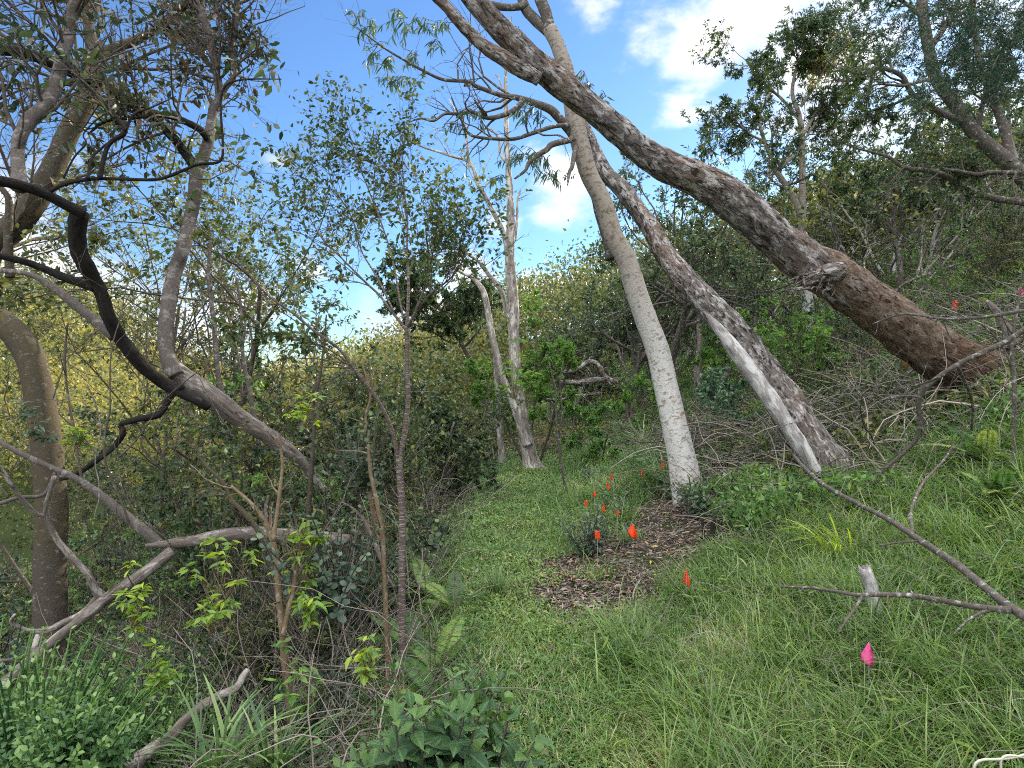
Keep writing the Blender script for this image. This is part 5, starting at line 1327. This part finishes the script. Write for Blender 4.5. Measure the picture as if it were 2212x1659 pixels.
def leafy_plant(name, label, cat, loc, stems, H, pairs, L, kind, wr, m, spread=.5, lean=(0, 0), bark=None, droop=.15, whorl=2, L0=.5):
    root = thing(name, label, cat, loc); mb = MB(); ml = MB()
    for s in range(stems):
        a = R8.uniform(0, 6.28); sp = R8.uniform(.1, 1) * spread
        q = curve(np.array(loc) + np.array([math.cos(a), math.sin(a), 0]) * sp * H * .25, (math.cos(a) * sp + lean[0], math.sin(a) * sp + lean[1], 1), H * R8.uniform(.6, 1.1), 8, .08)
        q, r = resamp(q, np.linspace(.004, .002, 8) * (1 + H), 9); mb.tubes(q[None], r[None], 5)
        tg = nrm(np.gradient(q, axis=0)); a0 = R8.uniform(0, 3)
        tt = np.linspace(L0, 1, pairs)
        for j, t in enumerate(tt):
            i = min(int(t * 8), 7); f = t * 8 - i; pos = q[i] * (1 - f) + q[i + 1] * f; T_ = tg[i]
            u = nrm(np.cross(T_, [.3, .8, .1])); v = np.cross(T_, u)
            for w in range(whorl):
                an = a0 + j * (math.pi / 2 if whorl == 2 else 2.4) + w * 2 * math.pi / whorl + R8.normal() * .15
                dr = math.cos(an) * u + math.sin(an) * v
                d = dr + T_ * (.15 + .9 * t ** 3) - np.array([0, 0, droop])
                ml.leaves(pos[None], d[None], (T_ + .15 * R8.normal(size=3))[None], L * (1.05 - .45 * (t - L0) / (1 - L0 + .01)) * R8.uniform(.8, 1.15), kind, wr, np.array([np.clip(.35 + .5 * t ** 4 + R8.normal() * .15, 0, 1)]))
    mb.build('stems', bark or B_twig, root); ml.build('leaves', m, root); return root


# ribbed broad-leaved plant at the bottom centre and its neighbour
gp = at(925, 1740, 2.05); leafy_plant('broad_leaved_plant', 'soft plant with big ribbed leaves at the bottom edge', 'plant', gp, 30, .36, 5, .09, 'broad', .52, M_broad, .85)
gp = at(1020, 1770, 2.05); leafy_plant('broad_leaved_plant', 'right-hand ribbed-leaf plant at the bottom edge with the largest drooping leaves', 'plant', gp, 14, .33, 4, .11, 'broad', .5, M_broad, .8)
gp = on_ground(1035, 1540); leafy_plant('broad_leaved_plant', 'smaller ribbed-leaf plant just above the one at the bottom edge', 'plant', gp, 7, .26, 3, .09, 'broad', .5, M_broad, .7)
gp = at(770, 1760, 2.2); leafy_plant('broad_leaved_plant', 'small oval-leaved plant left of the big ribbed leaves', 'plant', gp, 12, .36, 5, .06, 'broad', .6, M_broad, .8)
# big pile of green weeds, bottom left
Yq = 2.7
for lab, px, Yq, n, H in [('dense fresh green weed bush filling the bottom left corner', 60, 2.7, 110, .62), ('green weed bush to the right of the corner bush', 235, 2.9, 90, .5), ('green weed bush under the gnarled bottom branch', 150, 2.35, 90, .34), ('taller leafy weeds below the long diagonal log', 330, 3.6, 80, .8), ('weeds climbing at the left border', -40, 3.2, 70, .85)]:
    root = None; gp = at(px, 1659 + 60, Yq); gp[2] = max(gp[2], float(gz(gp[0], gp[1])))
    leafy_plant('weed_bush', lab, 'bush', gp, n, H, 12, .05, 'oval', .52, M_weed, 1.0, L0=.05, bark=M_weed)
# lime sprigs in the left thicket
for lab, px, py, Yq, s in [('hanging clusters of lime green leaves over the left thicket', 470, 1235, 3.3, .30), ('lime green leaf rosette on a thin stem left of the banded tree', 655, 1150, 3.3, .14), ('lime rosette lower on the same thin stem', 652, 1215, 3.3, .16),
                           ('loose lime sprig hanging below the diagonal log', 285, 1290, 3.2, .2), ('yellow lime sprig above the gnarled bottom branch', 350, 1450, 2.9, .14), ('lime leaf pair sprig beside the banded tree', 785, 1425, 2.8, .10), ('lime leaves at the end of a thin stem by the upright tan stem', 665, 1300, 3.1, .14),
                           ('green sprig of long leaves low beside the tan stem', 665, 1455, 2.9, .22), ('lime sprig in front of the stout olive trunk', 165, 930, 4.1, .14), ('blue-green leafy sprig in front of the stout olive trunk', 70, 905, 3.8, .16), ('bright green fruiting sprig behind the banded tree', 1110, 800, 8.0, .5),
                           ('second hanging lime cluster beside the tan stem', 455, 1310, 3.2, .18), ('lime sprig crossing in front of the fallen forked tree', 660, 880, 4.0, .16)]:
    root = thing('leafy_sprig', lab, 'sprig', at(px, py + 40, Yq)); mb = MB(); ml = MB()
    c = at(px, py, Yq)
    for j in range(int(6 + s * 30)):
        e = c + R8.normal(size=3) * s * np.array([.33, .25, .38]); b = c + np.array([0, 0, -s * .7]) + R8.normal(size=3) * .01
        P0, R0 = resamp(np.array([b, (b + e) / 2 + R8.normal(size=3) * .015, e]), np.array([.003, .002, .001]), 6); mb.tubes(P0[None], R0[None], 4)
        m = 7; a = R8.uniform(0, 6.28) + np.arange(m) * 2.4; tp = nrm((e - b)); dr = np.stack([np.cos(a), np.sin(a), R8.uniform(-.7, .2, m)], -1)
        big = 1.6 if Yq > 6 else 1
        ml.leaves(np.repeat(e[None], m, 0) - tp * R8.uniform(0, .04, m)[:, None], dr + tp * .2, np.array([0, 0, 1]) + .4 * R8.normal(size=(m, 3)), R8.uniform(.035, .07, m) * big, 'broad', .34)
    mb.build('stems', B_tan, root); ml.build('leaves', M_silver if 'blue' in lab else M_bright if ('long leaves' in lab or 'fruiting' in lab) else M_lime, root)

# silvery round-leaved bush left of the banded tree
for lab, px, py, Yq, n in [('silvery blue round-leaved bush just left of the banded tree', 715, 1330, 3.5, 30), ('silvery round-leaved bush higher behind the banded tree', 790, 1060, 4.3, 26), ('round-leaved sprig right of the banded trunk', 925, 1190, 4.0, 10)]:
    gp = at(px, py, Yq); leafy_plant('round_leaved_bush', lab, 'bush', gp, n, .62 if n > 12 else .3, 9, .05, 'round', .72, M_silver if n > 28 else M_dark, .9, L0=.1)
# dark-leaved plants by the flags
for lab, px, py, n, H, m in [('dark bluish leafy plant at the foot of the flag cluster', 1275, 1200, 26, .42, M_silver), ('dark glossy plant hugging the spotted trunk base', 1525, 1120, 26, .42, M_bluish), ('small bluish plant behind the trail end tuft', 1275, 1045, 10, .3, M_silver), ('small dark plant on the bare soil right of the flags', 1640, 1180, 8, .16, M_bluish), ('glossy dark plant between the small flags', 1325, 1120, 12, .26, M_silver)]:
    leafy_plant('leafy_plant', lab, 'plant', on_ground(px, py), n, H, 6, .07, 'broad', .42, m, .8, L0=.2)

# upright stems in the left thicket
for i, (lab, tr_, Yq, bk) in enumerate([
    ('tan forked stem standing right of the splintered log', [[(628, 1560, 16), (622, 1480, 17), (615, 1434, 16), (611, 1366, 16), (603, 1290, 15), (599, 1230, 13), (592, 1180, 12), (577, 1137, 11), (560, 1110, 10), (540, 1085, 8), (500, 1050, 6)], [(612, 1375, 12), (622, 1320, 11), (632, 1280, 10), (640, 1230, 8), (649, 1178, 7), (655, 1120, 4)], [(590, 1170, 9), (602, 1080, 8), (610, 1000, 7), (600, 940, 4)]], 3.2, B_tan),
    ('reddish brown thin trunk just left of the banded tree', [[(832, 1520, 14), (838, 1440, 12), (834, 1350, 11), (830, 1240, 11), (826, 1160, 10), (815, 1090, 9), (800, 1020, 8), (796, 960, 6)]], 3.5, B_tan),
    ('curved tan stem rising left of the banded tree fork', [[(810, 1130, 9), (797, 1062, 9), (790, 1030, 9), (798, 990, 9), (794, 950, 8), (790, 900, 6), (800, 850, 5), (780, 780, 4)]], 4.6, B_tan),
    ('olive-green upright pole stem above the splintered log', [[(665, 1170, 11), (667, 1100, 11), (670, 1050, 10), (674, 1000, 10), (678, 940, 8), (676, 880, 7), (690, 820, 6), (700, 740, 4), (705, 680, 3)]], 4.4, B_olivey),
    ('green-grey leaning stem crossing low in the left thicket', [[(600, 1300, 10), (585, 1200, 11), (560, 1150, 11), (530, 1110, 11), (500, 1080, 10), (480, 1040, 8), (440, 1000, 6), (420, 950, 4)]], 3.7, B_olivey),
    ('thin grey upright pole right of the upright grey stem', [[(500, 915, 12), (478, 850, 11), (468, 780, 10), (462, 700, 10), (455, 640, 9), (450, 590, 7), (455, 520, 5)]], 5.0, B_grey),
    ('second thin grey pole beside the fallen forked tree', [[(560, 960, 10), (545, 880, 9), (530, 800, 8), (522, 740, 8), (520, 660, 6), (510, 600, 4)]], 5.4, B_grey),
    ('bark-shedding brown trunk low behind the fallen forked tree', [[(420, 1180, 24), (424, 1110, 22), (430, 1060, 22), (438, 1020, 18)]], 6.0, B_brown),
    ('dark thin pole in front of the valley left of the black limb', [[(185, 1060, 6), (172, 1010, 6), (160, 930, 6), (148, 860, 5), (140, 780, 5), (146, 700, 4)]], 4.3, B_twig),
    ('white broken stem lying in the bushes left of the banded tree', [[(852, 1270, 8), (820, 1200, 9), (790, 1130, 8), (765, 1100, 5), (740, 1085, 3)]], 4.2, B_bone),
    ('slim grey stem leaning over the splintered log', [[(600, 1240, 8), (590, 1180, 9), (578, 1140, 9), (574, 1100, 8), (580, 1070, 5)]], 3.9, B_lich)]):
    r_ = log('thin_trunk', lab, 'trunk', tr_, Yq, Yq + .1, bk, 12, .06, .03, 100 + i, tw=[dict(k=6, L=(.1, .35), ang=(30, 70), wig=.2, maxr=.006), dict(k=3, L=(.3, .7), wig=.25)])

# thin dark lianas and bare twigs crossing the thicket
for i in range(34):
    px = R8.uniform(0, 960); py = R8.uniform(620, 1400); Yq = R8.uniform(3.2, 6.5); a = R8.uniform(-.9, .9) + (math.pi / 2 if i % 3 else 0)
    L = R8.uniform(.5, 1.5)
    q = curve(at(px, py, Yq), (math.cos(a), R8.normal() * .3, math.sin(a)), L, 12, .13)
    root = thing('bare_twig', 'thin bare twig crossing the tangled left thicket', 'twig', q[0], 'bare twigs crossing the left thicket')
    mb = MB(); r0 = R8.uniform(.0025, .0065); mb.limb(q, np.linspace(r0, r0 * .35, 12), 6, step=.05, rough=.05, seed=i); mb.build('stem', [B_twig, B_lich, B_black, B_grey][i % 4], root)
    REG.append(['bare_twig', 'bare twigs crossing', q[6], root])
    twigs(root, [(q, np.linspace(r0, r0 * .35, 12))], B_twig, [dict(k=6, L=(.15, .4), ang=(25, 60), wig=.18), dict(k=2, L=(.3, .7), wig=.2)])

# sticks on the trail
for i, (lab, tr_) in enumerate([
    ('white forked stick on the trail above the bare patch', [[(1147, 1208, 5), (1152, 1218, 4), (1164, 1221, 3)]]), ('white stick pair on the bare soil edge', [[(1295, 1305, 4), (1310, 1293, 4), (1325, 1285, 3)], [(1310, 1293, 2), (1300, 1285, 2)]]),
    ('long pale bent twig lying across the bare patch', [[(1192, 1300, 3), (1210, 1306, 4), (1235, 1305, 4), (1250, 1298, 2)], [(1200, 1303, 3), (1204, 1282, 3)]]), ('pale upright twig at the right of the bare patch', [[(1368, 1304, 4), (1370, 1285, 4), (1384, 1258, 3)]]),
    ('reddish twig in front of the bare patch', [[(1230, 1355, 3), (1233, 1340, 3), (1241, 1328, 2)]]), ('white splinter on the trail beyond the forked stick', [[(1163, 1207, 3), (1167, 1198, 3)]])]):
    pl = []
    root = None
    for j, t_ in enumerate(tr_):
        pts = []; rad = []
        for (x, y, w) in t_:
            p = on_ground(x, y); pts.append(p + np.array([0, 0, .018])); rad.append(w / 2 * p[1] / F)
        if root is None: root = thing('stick', lab, 'stick', pts[0])
        mb = MB(); mb.limb(np.array(pts), np.array(rad), 7, rough=.08, seed=i); mb.build('twig' if j else 'stem', B_bone, root)

# brush piles
for lab, px, py, Yq, n, sp in [('pile of dead grey branches behind the spotted trunk', 1560, 950, 8.2, 90, .75), ('brush heap under the thickest trunk', 1870, 800, 8.6, 70, .8), ('low heap of sticks at the left edge of the trail', 950, 1060, 8.4, 60, .8), ('fallen brown fronds at the trail end', 1175, 975, 13.5, 50, .8)]:
    gp = on_ground(px, py) if Yq > 8.5 else np.append(at(px, py, Yq)[:2], 0); gp[2] = float(gz(gp[0], gp[1]))
    root = thing('brush_pile', lab, 'brush pile', gp); mb = MB()
    N = n * 3; a = R8.uniform(0, 6.28, N); L = R8.uniform(.3, 1.1, N) * sp
    c = gp + R8.normal(size=(N, 3)) * np.array([.45, .35, .0]) * sp + np.array([0, 0, 1]) * R8.uniform(.02, .42, N)[:, None] * sp
    d = nrm(np.stack([np.cos(a), .5 * np.sin(a), R8.normal(size=N) * .25], -1)); t = np.linspace(-.5, .5, 7)
    Q = c[:, None] + t[None, :, None] * d[:, None] * L[:, None, None]; Q[:, :, 2] -= (t ** 2)[None] * .3 * L[:, None]; Q += np.cumsum(R8.normal(size=Q.shape) * .008, 1)
    mb.tubes(Q, (R8.uniform(.002, .011, N) * sp)[:, None] * np.linspace(1, .4, 7)[None], 5)
    mb.build('sticks', B_lich if 'grey' in lab else (B_tan if 'brown' in lab else B_twig), root)

# ------------------------------------------------------------ marker flags
M_or = plain_mat('orange_film', (.95, .09, .015), .35, .4, .3); M_pk = plain_mat('pink_film', (.95, .11, .36), .35, .4, .3); M_wire = plain_mat('wire', (.45, .45, .43), .4, .6)


def flag(label, px, py, hpx, wpx, m, shape='kite', lift=.27, group='small survey flags planted along the bank', tilt=0.):
    """px,py = centre of the flag, hpx its height in the picture; stands on the ground right behind what hides its foot"""
    P_ = CAM[None] + ray(px, py)[None] * _ys[:, None]; hh_ = P_[:, 2] - gz(P_[:, 0], P_[:, 1])
    Yq = _ys[np.nonzero(hh_ <= lift)[0][0]]
    c = at(px, py, Yq); g = onz(c[0], c[1], 0); h = hpx / F * Yq; w = wpx / F * Yq
    root = thing('marker_flag', label, 'flag', g, group)
    mb = MB(); top = c + np.array([0, 0, h * .52]); mb.tubes(np.array([g - np.array([0, 0, .1]), (g + top) / 2 + np.array([.002, 0, 0]), top])[None], np.full((1, 3), .0016), 6); mb.build('stake', M_wire, root)
    nu, nv = 7, 9; u = np.linspace(-.5, .5, nu); v = np.linspace(0, 1, nv); U, Vv = np.meshgrid(u, v)
    if shape == 'kite': wid = np.interp(v, [0, .7, 1], [.06, 1.0, .7])
    elif shape == 'thin': wid = np.interp(v, [0, .85, 1], [.1, 1.0, .8])
    else: wid = np.interp(v, [0, .2, .5, .55, 1], [.5, .8, .9, .5, .9])
    ph = R8.uniform(0, 6)
    X = U * wid[:, None] * w + tilt * w * (Vv - .5) * 1.2; Z = -Vv * h + h * .5 - .3 * h * (U * Vv); Yd = .18 * w * np.sin(U * 6 + ph + Vv * 1.5) * (.3 + Vv)
    V3 = c + np.stack([X, Yd - .004, Z], -1)
    i = (np.arange(nv - 1)[:, None] * nu + np.arange(nu - 1)[None])
    Tq = np.stack([np.stack([i, i + 1, i + nu + 1], -1), np.stack([i, i + nu + 1, i + nu], -1)], 2)
    mb = MB(); mb.add(V3, Tq, .5); f = mb.build('flag', m, root, smooth=False)
    so = f.modifiers.new('film', 'SOLIDIFY'); so.thickness = .0006
    return root


for a in [('largest orange flag on the bare soil, above the grass tuft', 1367, 1147, 30, 22, M_or), ('square orange flag at the foot of the dark bluish plant', 1290, 1156, 19, 13, M_or, 'bunch'),
          ('nearest orange flag, narrow, half sunk in the bright grass', 1482, 1246, 36, 15, M_or), ('orange flag beside the top of the grass fountain, left of the spotted trunk', 1431, 1005, 20, 12, M_or),
          ('slim orange flag on the bank behind the flag cluster', 1387, 1019, 18, 6, M_or, 'thin'), ('small orange flag just above the pointed one by the broad-bladed tuft', 1320, 1029, 14, 7, M_or, 'thin'),
          ('pointed orange flag over the broad-bladed tuft', 1313, 1048, 17, 8, M_or), ('tiny crumpled orange flag left of the pointed one', 1284, 1067, 10, 8, M_or, 'bunch'), ('orange flag at the left end of the cluster, over the bluish plant', 1266, 1087, 12, 8, M_or, 'bunch'),
          ('narrow orange flag in the middle of the flag cluster', 1304, 1096, 20, 8, M_or, 'thin'), ('smallest orange flag low over the bright tuft', 1334, 1107, 8, 8, M_or, 'bunch'),
          ('crumpled orange-red flag behind the thickest trunk', 2064, 660, 22, 13, M_or, 'bunch'), ('orange flag in the dry stems under the thickest trunk', 1957, 784, 18, 9, M_or, 'thin'), ('small orange flag by the brush heap', 1837, 811, 12, 7, M_or, 'bunch'),
          ('distant orange flag high up the right slope', 2076, 534, 8, 12, M_or, 'bunch'),
          ('nearest pink flag drooping in the long grass', 1876, 1413, 50, 32, M_pk), ('pink flag at the right edge, high on the bank', 2203, 628, 18, 18, M_pk, 'kite')]:
    flag(*a)

# pale cord in the bottom right corner
root = thing('cord', 'pale looped cord in the grass at the bottom right corner', 'cord', at(2150, 1700, 2.3))
mb = MB()
for t_ in [[(2105, 1690), (2104, 1665), (2108, 1648), (2125, 1641), (2160, 1640), (2200, 1634), (2240, 1625), (2290, 1640)], [(2166, 1700), (2163, 1665), (2162, 1645), (2168, 1635), (2185, 1632), (2230, 1640), (2290, 1660)]]:
    Yc = on_gl(2150, 1650, .36); P = np.array([at(x, y, Yc) for x, y in t_]); q, r = spline(P, np.full(len(P), .0035), .01)
    mb.limb(P, np.full(len(P), .0035), 8, step=.02, rough=.02)
mb.build('strand', plain_mat('cord_fibre', (.55, .52, .42), .8, .2, 0, 60), root)

# ------------------------------------------------------------ a label of its own for every copied tree and shrub
ORD = 'first second third fourth fifth sixth seventh eighth ninth tenth eleventh twelfth thirteenth fourteenth fifteenth sixteenth seventeenth eighteenth nineteenth twentieth'.split()
SIDE = {'trees of the right': [(1320, 'above the trail end'), (1470, 'behind the white spotted trunk'), (1700, 'behind the bleached-strip trunk'), (1950, 'above the thickest trunk'), (9999, 'at the right edge')],
        'trees beyond': [(860, 'left of the banded tree'), (1040, 'between banded tree and dead trees'), (1180, 'behind the dead trees'), (9999, 'right of the dead trees')],
        'trees down': [(200, 'behind the stout olive trunk'), (420, 'behind the black limb'), (640, 'behind the splintered log'), (9999, 'behind the banded tree')],
        'shrubs of': [(200, 'around the stout olive trunk'), (420, 'around the diagonal log'), (640, 'around the splintered log'), (800, 'around the tan stems'), (9999, 'right of the banded tree')],
        'low shrubs': [(1500, 'behind the flags'), (1750, 'behind the bleached-strip trunk'), (2000, 'under the thickest trunk'), (9999, 'around the root end')],
        'bare twigs': [(200, 'before the stout olive trunk'), (420, 'near the black limb'), (640, 'above the splintered log'), (9999, 'around the banded tree')]}
LOOK = {'slender_tree': 'dark slender trees', 'two_stemmed_tree': 'olive two-stemmed trees', 'sun_tinted_tree': 'sun-tinted golden trees', 'white_stemmed_tree': 'white-stemmed trees', 'bare_stemmed_tree': 'half-bare pale trees',
        'dark_shrub': 'dark shrubs', 'silvery_shrub': 'silvery shrubs', 'olive_shrub': 'olive shrubs', 'yellow_green_shrub': 'yellow-green shrubs', 'green_shrub': 'fresh green shrubs', 'bare_twig': 'thin bare twigs'}
cells = {}
for nm, gr, loc, ob in REG:
    px = 1106 + F * loc[0] / loc[1]
    key = [k for k in SIDE if gr.startswith(k)][0]
    ph = next(t for lim, t in SIDE[key] if px < lim)
    far = ('nearer ' if loc[1] < 24 else 'farther ') if 'tree' in nm else ('nearer ' if loc[1] < 8 else 'farther ') if 'shrub' in nm else ''
    cells.setdefault((nm, ph, far), []).append((px, ob))
for (nm, ph, far), its in cells.items():
    its.sort(key=lambda t: t[0])
    for i, (px, ob) in enumerate(its):
        ob['label'] = ('the only one of the ' if len(its) == 1 else ORD[i] + ' from the left of the ') + far + LOOK[nm] + ' ' + ph
